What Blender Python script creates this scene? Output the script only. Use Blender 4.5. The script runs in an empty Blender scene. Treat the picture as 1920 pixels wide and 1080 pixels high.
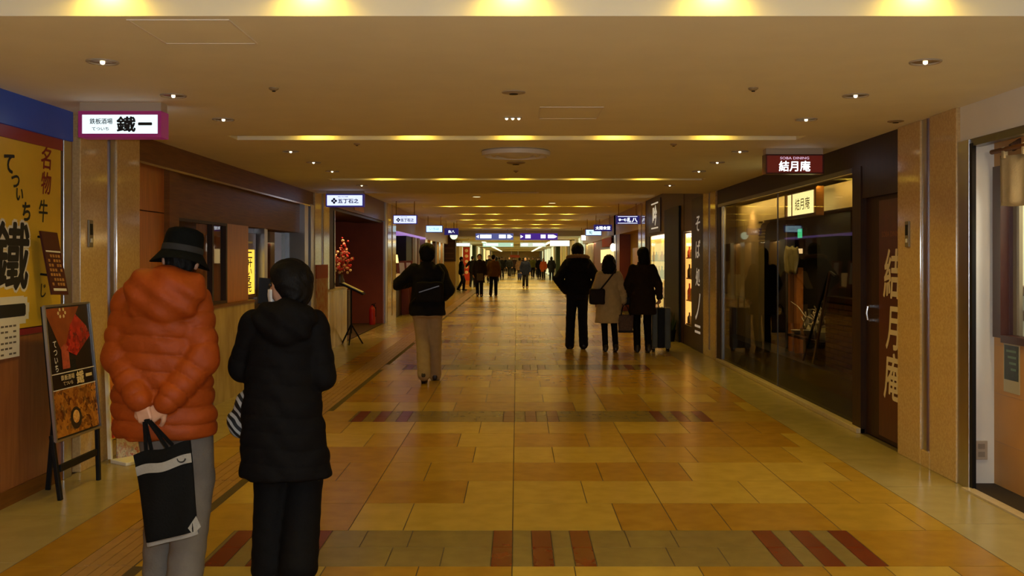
import bpy, bmesh, math, random
import numpy as np
from mathutils import Vector, Matrix, Euler
rnd = random.Random(7)
S = bpy.context.scene
COL = S.collection

# ------------------------------------------------------------------ camera
cam_d = bpy.data.cameras.new('camera')
cam = bpy.data.objects.new('camera', cam_d); COL.objects.link(cam)
cam.location = (0, 0, 1.55); cam.rotation_euler = (math.pi/2, 0, 0)
cam_d.sensor_width = 36.0; cam_d.lens = 1850/1920*36
cam_d.shift_x = -9/1920; cam_d.shift_y = -54/1920
cam_d.clip_start = .05; cam_d.clip_end = 400
S.camera = cam
# ------------------------------------------------------------------ world, exposure
w = bpy.data.worlds.new('world'); S.world = w; w.use_nodes = True
w.node_tree.nodes['Background'].inputs[0].default_value = (.9, .6, .3, 1)
w.node_tree.nodes['Background'].inputs[1].default_value = .006
S.view_settings.view_transform = 'Standard'
S.view_settings.look = 'None'
S.view_settings.exposure = 0.0
S.view_settings.gamma = 1.0
S.view_settings.use_curve_mapping = False

WARM = (1.0, .66, .06)
P_SLOT, P_DOWN, P_FLASH = 16.0, 10.5, 250.0
def lamp(name, typ, loc, power, color, parent=None, rot=(0, 0, 0), **kw):
    d = bpy.data.lights.new(name, typ); d.energy = power; d.color = color
    for k, v in kw.items(): setattr(d, k, v)
    o = bpy.data.objects.new(name, d); COL.objects.link(o)
    o.location = loc; o.rotation_euler = rot
    if parent: o.parent = parent
    return o
# the photographer's own flash, beside the lens
lamp('camera_flash', 'POINT', (.05, -.02, 1.63), P_FLASH, (.84, .93, 1.0), shadow_soft_size=.03)

# ------------------------------------------------------------------ layout
XL, XR = -3.2, 3.07            # storefront planes
LC, HC = 2.6, 2.93             # low and high ceilings
STEP, HALL = 15.8, 47.5        # ceiling step, end of the high ceiling
MOD = 4.43
SLOTS = [(-.17 + MOD*i) for i in range(4)]            # far faces of the light slots in the low ceiling
HSLOTS = [(26.0 + MOD*i) for i in range(5)]

# ------------------------------------------------------------------ materials
MATS = {}
def node_mat(name):
    m = bpy.data.materials.new(name); m.use_nodes = True
    return m, m.node_tree, m.node_tree.nodes['Principled BSDF']
def mat(name, col, rough=.5, metal=0., spec=.5, noise=0., nscale=8., col2=None, bump=0., bscale=40., coat=0., stretch=None):
    if name in MATS: return MATS[name]
    m, nt, b = node_mat(name)
    c = (*col, 1)
    b.inputs['Base Color'].default_value = c
    b.inputs['Roughness'].default_value = rough; b.inputs['Metallic'].default_value = metal
    b.inputs['Specular IOR Level'].default_value = spec
    if coat: b.inputs['Coat Weight'].default_value = coat; b.inputs['Coat Roughness'].default_value = .08
    tc = nt.nodes.new('ShaderNodeTexCoord'); mp = nt.nodes.new('ShaderNodeMapping')
    nt.links.new(tc.outputs['Object'], mp.inputs[0])
    if stretch: mp.inputs['Scale'].default_value = stretch
    if noise or col2:
        n = nt.nodes.new('ShaderNodeTexNoise'); n.inputs['Scale'].default_value = nscale; n.inputs['Detail'].default_value = 5
        nt.links.new(mp.outputs[0], n.inputs['Vector'])
        r = nt.nodes.new('ShaderNodeValToRGB')
        c2 = col2 or tuple(x*(1-noise) for x in col)
        r.color_ramp.elements[0].color = (*c2, 1); r.color_ramp.elements[0].position = .35
        r.color_ramp.elements[1].color = c; r.color_ramp.elements[1].position = .65
        nt.links.new(n.outputs['Fac'], r.inputs[0]); nt.links.new(r.outputs[0], b.inputs['Base Color'])
    if bump:
        n2 = nt.nodes.new('ShaderNodeTexNoise'); n2.inputs['Scale'].default_value = bscale; n2.inputs['Detail'].default_value = 3
        nt.links.new(mp.outputs[0], n2.inputs['Vector'])
        bp = nt.nodes.new('ShaderNodeBump'); bp.inputs['Strength'].default_value = bump; bp.inputs['Distance'].default_value = .01
        nt.links.new(n2.outputs['Fac'], bp.inputs['Height']); nt.links.new(bp.outputs[0], b.inputs['Normal'])
    MATS[name] = m
    return m
def emis(name, col, strength, rough=.4):
    if name in MATS: return MATS[name]
    m, nt, b = node_mat(name)
    b.inputs['Base Color'].default_value = (*[min(.8, x) for x in col], 1); b.inputs['Roughness'].default_value = rough
    b.inputs['Emission Color'].default_value = (*col, 1); b.inputs['Emission Strength'].default_value = strength
    MATS[name] = m; return m
def glass(name, tint=(1, 1, 1), gl=1.0):
    if name in MATS: return MATS[name]
    m = bpy.data.materials.new(name); m.use_nodes = True; nt = m.node_tree; nt.nodes.clear()
    o = nt.nodes.new('ShaderNodeOutputMaterial'); mx = nt.nodes.new('ShaderNodeMixShader')
    t = nt.nodes.new('ShaderNodeBsdfTransparent'); t.inputs[0].default_value = (*tint, 1)
    g = nt.nodes.new('ShaderNodeBsdfGlossy'); g.inputs['Roughness'].default_value = .02; g.inputs[0].default_value = (gl, gl, gl, 1)
    f = nt.nodes.new('ShaderNodeFresnel'); f.inputs[0].default_value = 1.5
    ge = nt.nodes.new('ShaderNodeNewGeometry'); sb_ = nt.nodes.new('ShaderNodeMath'); sb_.operation = 'SUBTRACT'; sb_.inputs[0].default_value = 1.0; ml = nt.nodes.new('ShaderNodeMath'); ml.operation = 'MULTIPLY'
    nt.links.new(ge.outputs['Backfacing'], sb_.inputs[1]); nt.links.new(f.outputs[0], ml.inputs[0]); nt.links.new(sb_.outputs[0], ml.inputs[1])   # a thin sheet reflects once, on the side the light arrives
    nt.links.new(ml.outputs[0], mx.inputs[0]); nt.links.new(t.outputs[0], mx.inputs[1]); nt.links.new(g.outputs[0], mx.inputs[2])
    nt.links.new(mx.outputs[0], o.inputs[0]); MATS[name] = m; return m

M_CEIL = mat('ceiling_paint', (.86, .82, .68), .8, noise=.04, nscale=3)
M_MARB = mat('marble_pink', (.66, .47, .22), .12, noise=.22, nscale=55, col2=(.55, .37, .16), coat=.3)
M_MARB2 = mat('marble_gold', (.62, .45, .2), .12, col2=(.45, .30, .12), nscale=30, coat=.3)
M_ONYX = mat('onyx', (.55, .42, .2), .2, col2=(.36, .26, .12), nscale=5, stretch=(1, 1, .35))
M_STEEL = mat('brushed_steel', (.55, .55, .58), .28, metal=1, bump=.05, bscale=30, stretch=(60, 60, 1))
M_STEELD = mat('dark_steel', (.16, .16, .18), .3, metal=1)
M_BRASS = mat('golden_steel', (.55, .42, .24), .25, metal=1)
M_WOOD = mat('wood_orange', (.55, .19, .03), .32, col2=(.42, .14, .022), nscale=6, stretch=(6, 6, .5))
M_WOODD = mat('wood_brown', (.22, .085, .014), .45, spec=.25, col2=(.16, .06, .01), nscale=6, stretch=(.5, .5, 8))
M_DARKW = mat('wood_dark', (.045, .02, .010), .45, spec=.25, col2=(.028, .013, .009), nscale=8, stretch=(6, 6, .5))
M_REDW = mat('wood_red', (.10, .022, .012), .35, col2=(.07, .016, .009), nscale=8, stretch=(6, 6, .5))
M_BLACK = mat('black_plastic', (.009, .009, .010), .5, spec=.2)
M_WHITE = mat('white_paint', (.84, .83, .80), .5, noise=.04, nscale=3)
M_CREAM = mat('cream_panel', (.50, .40, .23), .6, noise=.06)
M_PEACH = mat('peach_panel', (.60, .31, .095), .5, noise=.08, nscale=4)
M_BLUE = emis('blue_panel', (.012, .045, .24), .16)
M_YEL = mat('yellow_sign', (.75, .47, .03), .5, noise=.05)
M_REDS = mat('red_stripe', (.28, .02, .03), .4)
M_GLASS = glass('clear_glass')
M_GLASSD = glass('tinted_glass', (.75, .75, .72), .5)
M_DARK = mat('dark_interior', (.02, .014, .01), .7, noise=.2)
M_INK = mat('ink_black', (.01, .01, .012), .6)
M_PAPER = mat('paper_white', (.75, .73, .68), .7, noise=.03)
M_LETW = mat('letter_cream', (.72, .62, .48), .5, noise=.03)
M_KERB = mat('kerb_stone', (.6, .5, .34), .35, noise=.12, nscale=20)
M_BULB = emis('warm_bulb', (1, .82, .5), 5)
M_CAN = mat('downlight_can', (.4, .3, .18), .3, metal=.8)
M_TRIM = mat('trim_ring', (.42, .35, .26), .5)
M_SIGNW = emis('sign_white', (.76, .94, 1.0), 1.0)
M_SIGNL = emis('sign_lavender', (.62, .70, 1.0), 1.25)
M_SIGNC = emis('sign_cyan', (.55, .85, 1.0), 1.3)
M_SIGNY = emis('sign_yellow', (1.0, .78, .16), 1.6)
M_SIGNG = emis('sign_amber', (1.0, .56, .04), .95)
M_LITW = emis('letters_white', (.85, .95, 1.0), 1.6)
M_NAVY = emis('sign_navy', (.035, .03, .28), .35)
M_MAG = emis('sign_magenta', (.30, .02, .14), .25)
M_RSIGN = emis('sign_maroon', (.13, .012, .006), .45)

# ------------------------------------------------------------------ mesh helper
WL = {}
def wloc(o):
    return WL.get(o.name, Vector((0, 0, 0)))
class MB:
    def __init__(s): s.v = []; s.f = []; s.m = []
    def add(s, vs, fs, m=0):
        n = len(s.v); s.v += [tuple(v) for v in vs]
        for f in fs: s.f.append(tuple(i+n for i in f)); s.m.append(m)
        return s
    def box(s, x0, x1, y0, y1, z0, z1, m=0):
        if x0 > x1: x0, x1 = x1, x0
        if y0 > y1: y0, y1 = y1, y0
        if z0 > z1: z0, z1 = z1, z0
        return s.add([(x0,y0,z0),(x1,y0,z0),(x1,y1,z0),(x0,y1,z0),(x0,y0,z1),(x1,y0,z1),(x1,y1,z1),(x0,y1,z1)],
            [(0,3,2,1),(4,5,6,7),(0,1,5,4),(1,2,6,5),(2,3,7,6),(3,0,4,7)], m)
    def hexa(s, b, t, m=0):      # four bottom and four top corners
        return s.add(list(b)+list(t), [(0,3,2,1),(4,5,6,7),(0,1,5,4),(1,2,6,5),(2,3,7,6),(3,0,4,7)], m)
    def bar(s, p0, p1, wx, wy, m=0, up=(0, 0, 1)):
        p0 = Vector(p0); p1 = Vector(p1); d = (p1-p0).normalized(); u = Vector(up)
        if abs(d.dot(u)) > .95: u = Vector((1, 0, 0))
        a = d.cross(u).normalized()*wx/2; b = a.cross(d).normalized()*wy/2
        return s.hexa([p0-a-b, p0+a-b, p0+a+b, p0-a+b], [p1-a-b, p1+a-b, p1+a+b, p1-a+b], m)
    def quad(s, a, b, c, d, m=0): return s.add([a, b, c, d], [(0, 1, 2, 3)], m)
    def tube(s, pts, r, n=8, m=0):
        pts = [Vector(p) for p in pts]; rs = r if isinstance(r, (list, tuple)) else [r]*len(pts)
        vs = []; fs = []; prev = None
        for i, p in enumerate(pts):
            d = (pts[min(i+1, len(pts)-1)]-pts[max(i-1, 0)]).normalized()
            if prev is None:
                u = Vector((0, 0, 1)) if abs(d.z) < .9 else Vector((1, 0, 0)); a = d.cross(u).normalized()
            else: a = (prev-d*prev.dot(d)).normalized()
            prev = a; b = d.cross(a)
            for k in range(n):
                t = 2*math.pi*k/n; vs.append(p+(a*math.cos(t)+b*math.sin(t))*rs[i])
        for i in range(len(pts)-1):
            for k in range(n):
                fs.append((i*n+k, i*n+(k+1) % n, (i+1)*n+(k+1) % n, (i+1)*n+k))
        fs.append(tuple(range(n))[::-1]); fs.append(tuple((len(pts)-1)*n+k for k in range(n)))
        return s.add(vs, fs, m)
    def lathe(s, prof, c=(0, 0, 0), n=24, m=0, sx=1, sy=1):
        vs = []; fs = []
        for r, z in prof:
            for k in range(n):
                t = 2*math.pi*k/n; vs.append((c[0]+r*sx*math.cos(t), c[1]+r*sy*math.sin(t), c[2]+z))
        for i in range(len(prof)-1):
            for k in range(n):
                fs.append((i*n+k, i*n+(k+1) % n, (i+1)*n+(k+1) % n, (i+1)*n+k))
        fs.append(tuple(range(n))[::-1]); fs.append(tuple((len(prof)-1)*n+k for k in range(n)))
        return s.add(vs, fs, m)
    def ball(s, c, r, n=12, m=0):
        r = r if isinstance(r, (tuple, list)) else (r, r, r)
        k = max(4, n//2); vs = [(c[0], c[1], c[2]+r[2])]
        for i in range(1, k):
            a = math.pi*i/k
            for j in range(n):
                t = 2*math.pi*j/n; vs.append((c[0]+r[0]*math.sin(a)*math.cos(t), c[1]+r[1]*math.sin(a)*math.sin(t), c[2]+r[2]*math.cos(a)))
        vs.append((c[0], c[1], c[2]-r[2])); fs = []
        for j in range(n): fs.append((0, 1+j, 1+(j+1) % n))
        for i in range(k-2):
            for j in range(n):
                a = 1+i*n+j; b = 1+i*n+(j+1) % n; fs.append((a, a+n, b+n, b))
        e = len(vs)-1; o = 1+(k-2)*n
        for j in range(n): fs.append((o+j, e, o+(j+1) % n))
        return s.add(vs, fs, m)
    def prism(s, poly, org, right, up, depth, m=0):   # polygon in a plane, extruded along right x up
        org = Vector(org); r = Vector(right); u = Vector(up); nn = r.cross(u).normalized()*depth
        n = len(poly); a = [org+r*x+u*y for x, y in poly]; b = [p+nn for p in a]
        fs = [tuple(range(n))[::-1], tuple(range(n, 2*n))]+[(i, (i+1) % n, n+(i+1) % n, n+i) for i in range(n)]
        return s.add(a+b, fs, m)
    def build(s, name, mats, parent=None, local=False, smooth=False, bevel=0, angle=40):
        me = bpy.data.meshes.new(name)
        off = Vector((0, 0, 0)) if (local or not parent) else wloc(parent)
        me.from_pydata([tuple(Vector(v)-off) for v in s.v], [], s.f)
        if not isinstance(mats, (list, tuple)): mats = [mats]
        for q in mats: me.materials.append(q)
        if len(mats) > 1: me.polygons.foreach_set('material_index', s.m)
        bm = bmesh.new(); bm.from_mesh(me); bmesh.ops.recalc_face_normals(bm, faces=bm.faces); bm.to_mesh(me); bm.free()
        o = bpy.data.objects.new(name, me); COL.objects.link(o)
        if parent:
            o.parent = parent; WL[o.name] = off.copy()
        if smooth:
            me.polygons.foreach_set('use_smooth', [True]*len(me.polygons)); me.set_sharp_from_angle(angle=math.radians(angle))
        if bevel:
            b = o.modifiers.new('bevel', 'BEVEL'); b.width = bevel; b.segments = 2; b.limit_method = 'ANGLE'
        return o
def tag(o, label=None, cat=None, group=None, kind=None):
    if label: o['label'] = label
    if cat: o['category'] = cat
    if group: o['group'] = group
    if kind: o['kind'] = kind
    return o
def thing(name, label, cat, loc=(0, 0, 0), group=None, kind=None):
    o = bpy.data.objects.new(name, None); COL.objects.link(o); o.location = loc; o.empty_display_size = .1
    WL[o.name] = Vector(loc)
    return tag(o, label, cat, group, kind)
def struct(name, loc=(0, 0, 0), label=None):
    return thing(name, label, None, loc, None, 'structure')
def copy_tree(o, parent=None):
    c = o.copy(); COL.objects.link(c)
    if parent: c.parent = parent
    for ch in list(o.children): copy_tree(ch, c)
    return c
NTH = 'first second third fourth fifth sixth seventh eighth ninth tenth eleventh twelfth thirteenth fourteenth'.split()

def text_mesh(body, bold=0., spacing=1.0, vertical=False):
    c = bpy.data.curves.new('lettering', 'FONT')
    c.body = '\n'.join(body) if vertical else body
    c.align_x = 'CENTER' if vertical else 'LEFT'; c.offset = bold; c.space_character = spacing; c.resolution_u = 3
    c.space_line = .95
    o = bpy.data.objects.new('lettering', c); COL.objects.link(o)
    dg = bpy.context.evaluated_depsgraph_get(); dg.update()
    me = bpy.data.meshes.new_from_object(o.evaluated_get(dg))
    vs = np.array([v.co[:] for v in me.vertices]) if len(me.vertices) else np.zeros((1, 3)); fs = [tuple(p.vertices) for p in me.polygons]
    bpy.data.objects.remove(o); bpy.data.curves.remove(c); bpy.data.meshes.remove(me)
    return vs, fs
def letters(mb, body, center, right, up, w=None, h=None, bold=0., m=0, shear=0., vertical=False, spacing=1.0, lift=.0015, rot=0.):
    """flat lettering fitted in a w x h box lying in the plane of right and up"""
    vs, fs = text_mesh(body, 0., spacing, vertical)
    lo = vs.min(0); hi = vs.max(0); c = (lo+hi)/2; sz = np.maximum(hi-lo, 1e-6)
    sx = w/sz[0] if w else None; sy = h/sz[1] if h else None
    if sx is None: sx = sy
    if sy is None: sy = sx
    r = Vector(right).normalized(); u = Vector(up).normalized(); n = r.cross(u); C = Vector(center)
    out = []
    cr, sr = math.cos(rot), math.sin(rot)
    for v in vs:
        x = (v[0]-c[0])*sx; y = (v[1]-c[1])*sy; x += shear*y
        x, y = x*cr-y*sr, x*sr+y*cr
        out.append(C+r*x+u*y+n*lift)
    mb.add(out, fs, m)
    if bold:      # a heavier brush: the same strokes laid again a little to each side
        em = (abs(sy)+abs(sx))/2*bold
        for k in range(8):
            a = math.pi*k/4+.2; mb.add([p+(r*math.cos(a)+u*math.sin(a))*em+n*(.00012*(k+1)) for p in out], fs, m)
    return mb
FX, FZ = (1, 0, 0), (0, 0, 1)      # reading directions: facing the camera
LW, RW = (0, 1, 0), (0, -1, 0)     # on the left and on the right wall
# ------------------------------------------------------------------ people: distance fields meshed by surface nets
def surfnet(d, o, v):
    s = d < 0; n = np.array(d.shape)-1
    acc = np.zeros((*n, 3), np.float32); cnt = np.zeros(tuple(n), np.float32)
    E3 = np.eye(3, dtype=int)
    for ax in range(3):
        oa = [i for i in range(3) if i != ax]
        for b in (0, 1):
            for c in (0, 1):
                off = np.zeros(3, int); off[oa[0]] = b; off[oa[1]] = c
                sl0 = tuple(slice(off[i], off[i]+n[i]) for i in range(3))
                of2 = off+E3[ax]; sl1 = tuple(slice(of2[i], of2[i]+n[i]) for i in range(3))
                cr = s[sl0] != s[sl1]
                if not cr.any(): continue
                d0 = d[sl0][cr]; d1 = d[sl1][cr]; t = d0/(d0-d1)
                p = np.repeat(off[None].astype(np.float32), len(t), 0); p[:, ax] += t
                acc[cr] += p; cnt[cr] += 1
    act = cnt > 0; idx = -np.ones(tuple(n), int); idx[act] = np.arange(act.sum())
    g = np.argwhere(act); V = (g+acc[act]/cnt[act][:, None])*v+np.array(o)
    F = []
    for ax in range(3):
        b, c = [(1, 2), (2, 0), (0, 1)][ax]
        sl = [None]*3; sl[ax] = slice(0, n[ax]); sl[b] = slice(1, n[b]); sl[c] = slice(1, n[c])
        s0 = s[tuple(sl)]; sl2 = list(sl); sl2[ax] = slice(1, n[ax]+1); s1 = s[tuple(sl2)]
        for flip, msk in ((False, s0 & ~s1), (True, ~s0 & s1)):
            e = np.argwhere(msk)
            if not len(e): continue
            e = e.copy(); e[:, b] += 1; e[:, c] += 1
            def cell(db, dc):
                q = e.copy(); q[:, b] -= db; q[:, c] -= dc; return idx[q[:, 0], q[:, 1], q[:, 2]]
            qd = np.stack([cell(1, 1), cell(0, 1), cell(0, 0), cell(1, 0)], 1)
            F.append(qd[:, ::-1] if flip else qd)
    F = np.concatenate(F) if F else np.zeros((0, 4), int)
    return V, F[(F >= 0).all(1)]
def smin(a, b, k):
    h = np.clip(.5+.5*(b-a)/k, 0, 1); return b*(1-h)+a*h-k*h*(1-h)
def smax(a, b, k): return -smin(-a, -b, k)
def cone(P, a, b, ra, rb, with_t=False):
    a = np.array(a, np.float32); b = np.array(b, np.float32); ab = b-a
    t = np.clip((P-a)@ab/max(ab@ab, 1e-9), 0, 1)
    d = np.linalg.norm(P-a-t[:, None]*ab, axis=1)-(ra+(rb-ra)*t)
    return (d, t) if with_t else d
def ell(P, c, r, R=None):
    q = P-np.array(c, np.float32)
    if R is not None: q = q@np.array(R, np.float32)
    q = q/np.array(r, np.float32); k = np.linalg.norm(q, axis=1)
    return (k-1)*min(r)
def loft(P, secs):
    """stack of elliptical sections (z, cx, cy, rx, ry)"""
    A = np.array(sorted(secs), np.float32); z = P[:, 2]; I = lambda j: np.interp(z, A[:, 0], A[:, j])
    rx, ry = I(3), I(4); k = np.sqrt(((P[:, 0]-I(1))/rx)**2+((P[:, 1]-I(2))/ry)**2)
    d = (k-1)*np.minimum(rx, ry)
    return smax(smax(d, A[0, 0]-z, .02), z-A[-1, 0], .03)
def rbox(P, c, h, r, R=None):
    q = P-np.array(c, np.float32)
    if R is not None: q = q@np.array(R, np.float32)
    q = np.abs(q)-(np.array(h, np.float32)-r)
    return np.linalg.norm(np.maximum(q, 0), axis=1)+np.minimum(q.max(1), 0)-r
def mesh_sdf(fn, lo, hi, v):
    lo = np.array(lo, np.float32); n = np.ceil((np.array(hi)-lo)/v).astype(int)+1
    ax = [lo[i]+v*np.arange(n[i], dtype=np.float32) for i in range(3)]
    G = np.stack(np.meshgrid(*ax, indexing='ij'), -1).reshape(-1, 3).astype(np.float32)
    d = fn(G).reshape(tuple(n)).astype(np.float32)
    return surfnet(d, lo, v)
def sdf_obj(name, VF, m, parent, s=1.0):
    V, F = VF
    me = bpy.data.meshes.new(name); me.from_pydata((V*s).tolist(), [], F.tolist()); me.materials.append(m)
    me.polygons.foreach_set('use_smooth', [True]*len(me.polygons))
    o = bpy.data.objects.new(name, me); COL.objects.link(o); o.parent = parent
    return o
def rotz(a):
    c, s = math.cos(a), math.sin(a); return np.array([[c, -s, 0], [s, c, 0], [0, 0, 1]])
def roty(a):
    c, s = math.cos(a), math.sin(a); return np.array([[c, 0, s], [0, 1, 0], [-s, 0, c]])
def rotx(a):
    c, s = math.cos(a), math.sin(a); return np.array([[1, 0, 0], [0, c, -s], [0, s, c]])

# a hand: wrist at the origin, fingers along +X, thumb side +Y, palm facing -Z
HANDS = {}
def hand_mesh(curl, v=.004):
    key = (round(curl, 2), v)
    if key in HANDS: return HANDS[key]
    ch = []
    for i, (y, L, r) in enumerate(((.028, .070, .0085), (.0095, .078, .0088), (-.009, .073, .0084), (-.027, .058, .0075))):
        p = np.array([.088-.004*abs(i-1), y, 0.]); a = .12+.05*i; pts = [p]
        for k, f in enumerate((.45, .31, .24)):
            a += curl*(.75, 1.0, .7)[k]; p = p+L*f*np.array([math.cos(a), y*.25*(1-curl*.4), -math.sin(a)]); pts.append(p)
        ch.append((pts, r))
    tp = [np.array([.022, .026, -.006]), np.array([.055, .052, -.018]), np.array([.082, .056, -.030-.012*curl]), np.array([.103, .048-.016*curl, -.040-.018*curl])]
    def fn(P):
        d = rbox(P, (.048, 0, 0), (.046, .038, .0135), .012)
        d = smin(d, cone(P, (-.05, 0, 0), (.02, 0, 0), .025, .024), .02)
        for pts, r in ch:
            f = np.full(len(P), 9., np.float32)
            for a, b in zip(pts, pts[1:]): f = np.minimum(f, cone(P, a, b, r, r*.93))
            d = smin(d, f, .005)
        f = np.full(len(P), 9., np.float32)
        for k, (a, b) in enumerate(zip(tp, tp[1:])): f = np.minimum(f, cone(P, a, b, .0135-.002*k, .0115-.0015*k))
        return smin(d, f, .008)
    HANDS[key] = mesh_sdf(fn, (-.08, -.06, -.115), (.19, .085, .04), v)
    return HANDS[key]
def place_hand(VF, wrist, direction, palm, left, s=1.0):
    x = np.array(direction, float); x /= np.linalg.norm(x)
    z = -np.array(palm, float); z -= x*(x@z); z /= np.linalg.norm(z); y = np.cross(z, x)
    V, F = VF; V = V.copy()
    # right hand, palm down, fingers forward: thumb points to the left (+y); the left hand is its mirror
    if left: V = V*np.array([1, -1, 1]); F = F[:, ::-1]
    return V@np.stack([x, y, z])*s+np.array(wrist), F

HAIRC = {'black': (.005, .0045, .0045), 'brown': (.03, .014, .008), 'grey': (.2, .19, .18)}
M_SKIN = mat('skin', (.60, .33, .21), .5, noise=.06, nscale=10)
M_EYE = mat('eye_dark', (.015, .01, .01), .2)
def hair_mat(c): return mat('hair_'+c, HAIRC[c], .55, spec=.15, bump=.35, bscale=60, stretch=(4, 4, .6))
def cloth(name, col, rough=.75, bump=.25, bscale=90, noise=.12): return mat(name, col, rough, bump=bump, bscale=bscale, noise=noise, nscale=14, spec=.08)

def person(label, loc, yaw=0., H=1.68, vox=.016, arms=None, legs=None, head=(0, 0, 0), lean=0.,
           top=None, pants=None, hair='short', hairc='black', hairs=1.0, shoe=(.02, .015, .012), group=None, face=True, shoe_len=1.0, body_dx=0., headoff=(0, 0)):
    """figure built at 1.70 m then scaled; faces +Y before yaw.  arms = (left, right) pairs of elbow, wrist, hand direction, palm direction, curl"""
    s = H/1.70
    root = thing('person', label, 'person', loc, group); root.rotation_euler = (0, 0, yaw)
    sh = {-1: np.array([-.165+body_dx, -.01, 1.375]), 1: np.array([.165+body_dx, -.01, 1.375])}
    if arms is None:
        arms = (((-.25, -.03, 1.12), (-.25, .05, .88), (0, .12, -1), (1, 0, 0), .5), ((.25, -.03, 1.12), (.25, .05, .88), (0, .12, -1), (-1, 0, 0), .5))
    A = {-1: arms[0], 1: arms[1]}
    if legs is None: legs = ((-.085, .12, 0., .0), (.085, -.14, .03, .5))     # x, y, heel lift, toe pitch
    Lg = {}
    for sd, (fx, fy, lift, pitch) in zip((-1, 1), legs):
        hip = np.array([.085*sd, 0, .90]); ank = np.array([fx, fy-.02, .085+lift]); mid = (hip+ank)/2
        L = np.linalg.norm(hip-ank); b = math.sqrt(max(.0, (.418)**2-(L/2)**2)); kn = mid+np.array([0, min(b, .17), 0])
        Lg[sd] = (hip, kn, ank, pitch)
    hy, ht, hr = head
    RH = rotz(hy)@rotx(ht)@roty(hr); hc = np.array([0+headoff[0], .005+headoff[1], 1.585])
    def h2w(p): return RH@np.array(p)+hc
    def head_sdf(P):
        Q = (P-hc)@RH
        d = ell(Q, (0, -.012, .028), (.074, .093, .088))
        d = smin(d, ell(Q, (0, .022, -.045), (.054, .062, .068)), .035)
        d = smin(d, cone(Q, (0, .082, .005), (0, .100, -.028), .007, .0125), .012)
        for k in (-1, 1):
            d = smin(d, ell(Q, (.075*k, -.008, -.012), (.012, .022, .032)), .008)
            d = smax(d, -ell(Q, (.031*k, .094, .008), (.017, .016, .010)), .012)
        d = smin(d, ell(Q, (0, .083, -.062), (.024, .010, .007)), .006)
        d = smax(d, -ell(Q, (0, .095, -.062), (.020, .006, .0018)), .003)
        return d
    def body(P):
        d = head_sdf(P)
        d = smin(d, cone(P, (body_dx, -.02, 1.38), h2w((0, -.02, -.06)), .058, .05), .03)
        d = smin(d, loft(P, [(.86, 0, 0, .15, .10), (.95, 0, -.01, .16, .105), (1.1, body_dx*.6, 0, .13, .09), (1.28, body_dx, 0, .155, .10), (1.38, body_dx, -.01, .15, .08), (1.43, body_dx, -.015, .06, .05)]), .04)
        for sd in (-1, 1):
            e, wr = np.array(A[sd][0]), np.array(A[sd][1])
            d = smin(d, cone(P, sh[sd], e, .048, .037), .03); d = smin(d, cone(P, e, wr, .037, .026), .015)
            hip, kn, ank, _ = Lg[sd]
            d = smin(d, cone(P, hip, kn, .075, .05), .03); d = smin(d, cone(P, kn, ank, .05, .034), .02)
            d = smin(d, cone(P, ank, ank+np.array([0, .12, -.04]), .035, .028), .02)
        return d
    lo = np.array([-.48, -.48, -.02]); hi = np.array([.48, .48, 1.76])
    V, F = mesh_sdf(body, lo, hi, max(vox, .012))
    keep = V[:, 2] < 1.48        # refine the head at a finer grid
    hv = min(vox, .007) if vox < .016 else .010
    V2, F2 = mesh_sdf(lambda P: body(P), np.array([-.16, -.2, 1.44])+np.array([headoff[0], headoff[1], 0]), np.array([.16, .2, 1.74])+np.array([headoff[0], headoff[1], 0]), hv)
    fk = keep[F].all(1); F = F[fk]
    allV = [V, V2]; allF = [F, F2+len(V)]; nn = len(V)+len(V2)
    for sd in (-1, 1):
        e, wr, dr, pm, cu = A[sd]
        hv_, hf_ = place_hand(hand_mesh(cu, .004 if vox < .012 else .006), wr, dr, pm, sd < 0, .98)
        allV.append(hv_); allF.append(hf_+nn); nn += len(hv_)
    sdf_obj('body', (np.concatenate(allV), np.concatenate(allF)), M_SKIN, root, s)
    if face:
        for k in (-1, 1):
            e = MB().ball(tuple(h2w((.031*k, .081, .008))*s), .0105*s, 10).build('eye', M_EYE, root, local=True, smooth=True)
    # hair
    HM = hair_mat(hairc)
    def hair_fn(P):
        Q = ((P-hc)@RH)/hairs; wv = .0025*np.sin(Q[:, 0]*160+4*np.sin(Q[:, 2]*40))
        d = ell(Q, (0, -.016, .034), (.086, .103, .096))
        if hair == 'bald': d = d+.01
        cut = Q[:, 1]-(.035+np.clip(Q[:, 2], -1, .1)*.55)     # face opening
        d = smax(d, np.minimum(cut, 9), .015)
        if hair in ('short', 'crop'): d = smax(d, -(Q[:, 2]+.055+.0*Q[:, 1]), .015)
        if hair == 'short': d = smin(d, ell(Q, (0, -.06, -.03), (.068, .042, .055)), .02)
        if hair == 'full':
            d = smin(d, ell(Q, (0, -.03, .02), (.098, .098, .098)), .02); d = smin(d, ell(Q, (0, -.05, -.045), (.086, .062, .07)), .03)
            d = smax(d, Q[:, 1]-(.03+np.clip(Q[:, 2], -.2, .1)*.6), .02)
        if hair in ('bob', 'long'):
            zb = -.15 if hair == 'bob' else -.30
            b = loft(Q, [(zb, 0, -.05, .085, .05), (zb*.6, 0, -.045, .105, .07), (-.03, 0, -.03, .10, .085), (.05, 0, -.02, .09, .095)])
            b = smax(b, Q[:, 1]-.012, .02); d = smin(d, b, .02)
        if hair == 'bun': d = smin(smax(d, -(Q[:, 2]+.075), .015), ell(Q, (0, -.115, .05), (.04, .035, .04)), .012)
        return d+wv
    sdf_obj('hair', mesh_sdf(hair_fn, hc+np.array([-.17, -.2, -.34]), hc+np.array([.17, .17, .18]), max(.007, min(vox, .01))), HM, root, s)
    # trousers or leggings
    pt = dict(dict(m=None, thigh=.088, knee=.066, ankle=.060, hem=.075, seat=(.17, .125)), **(pants or {}))
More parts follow.
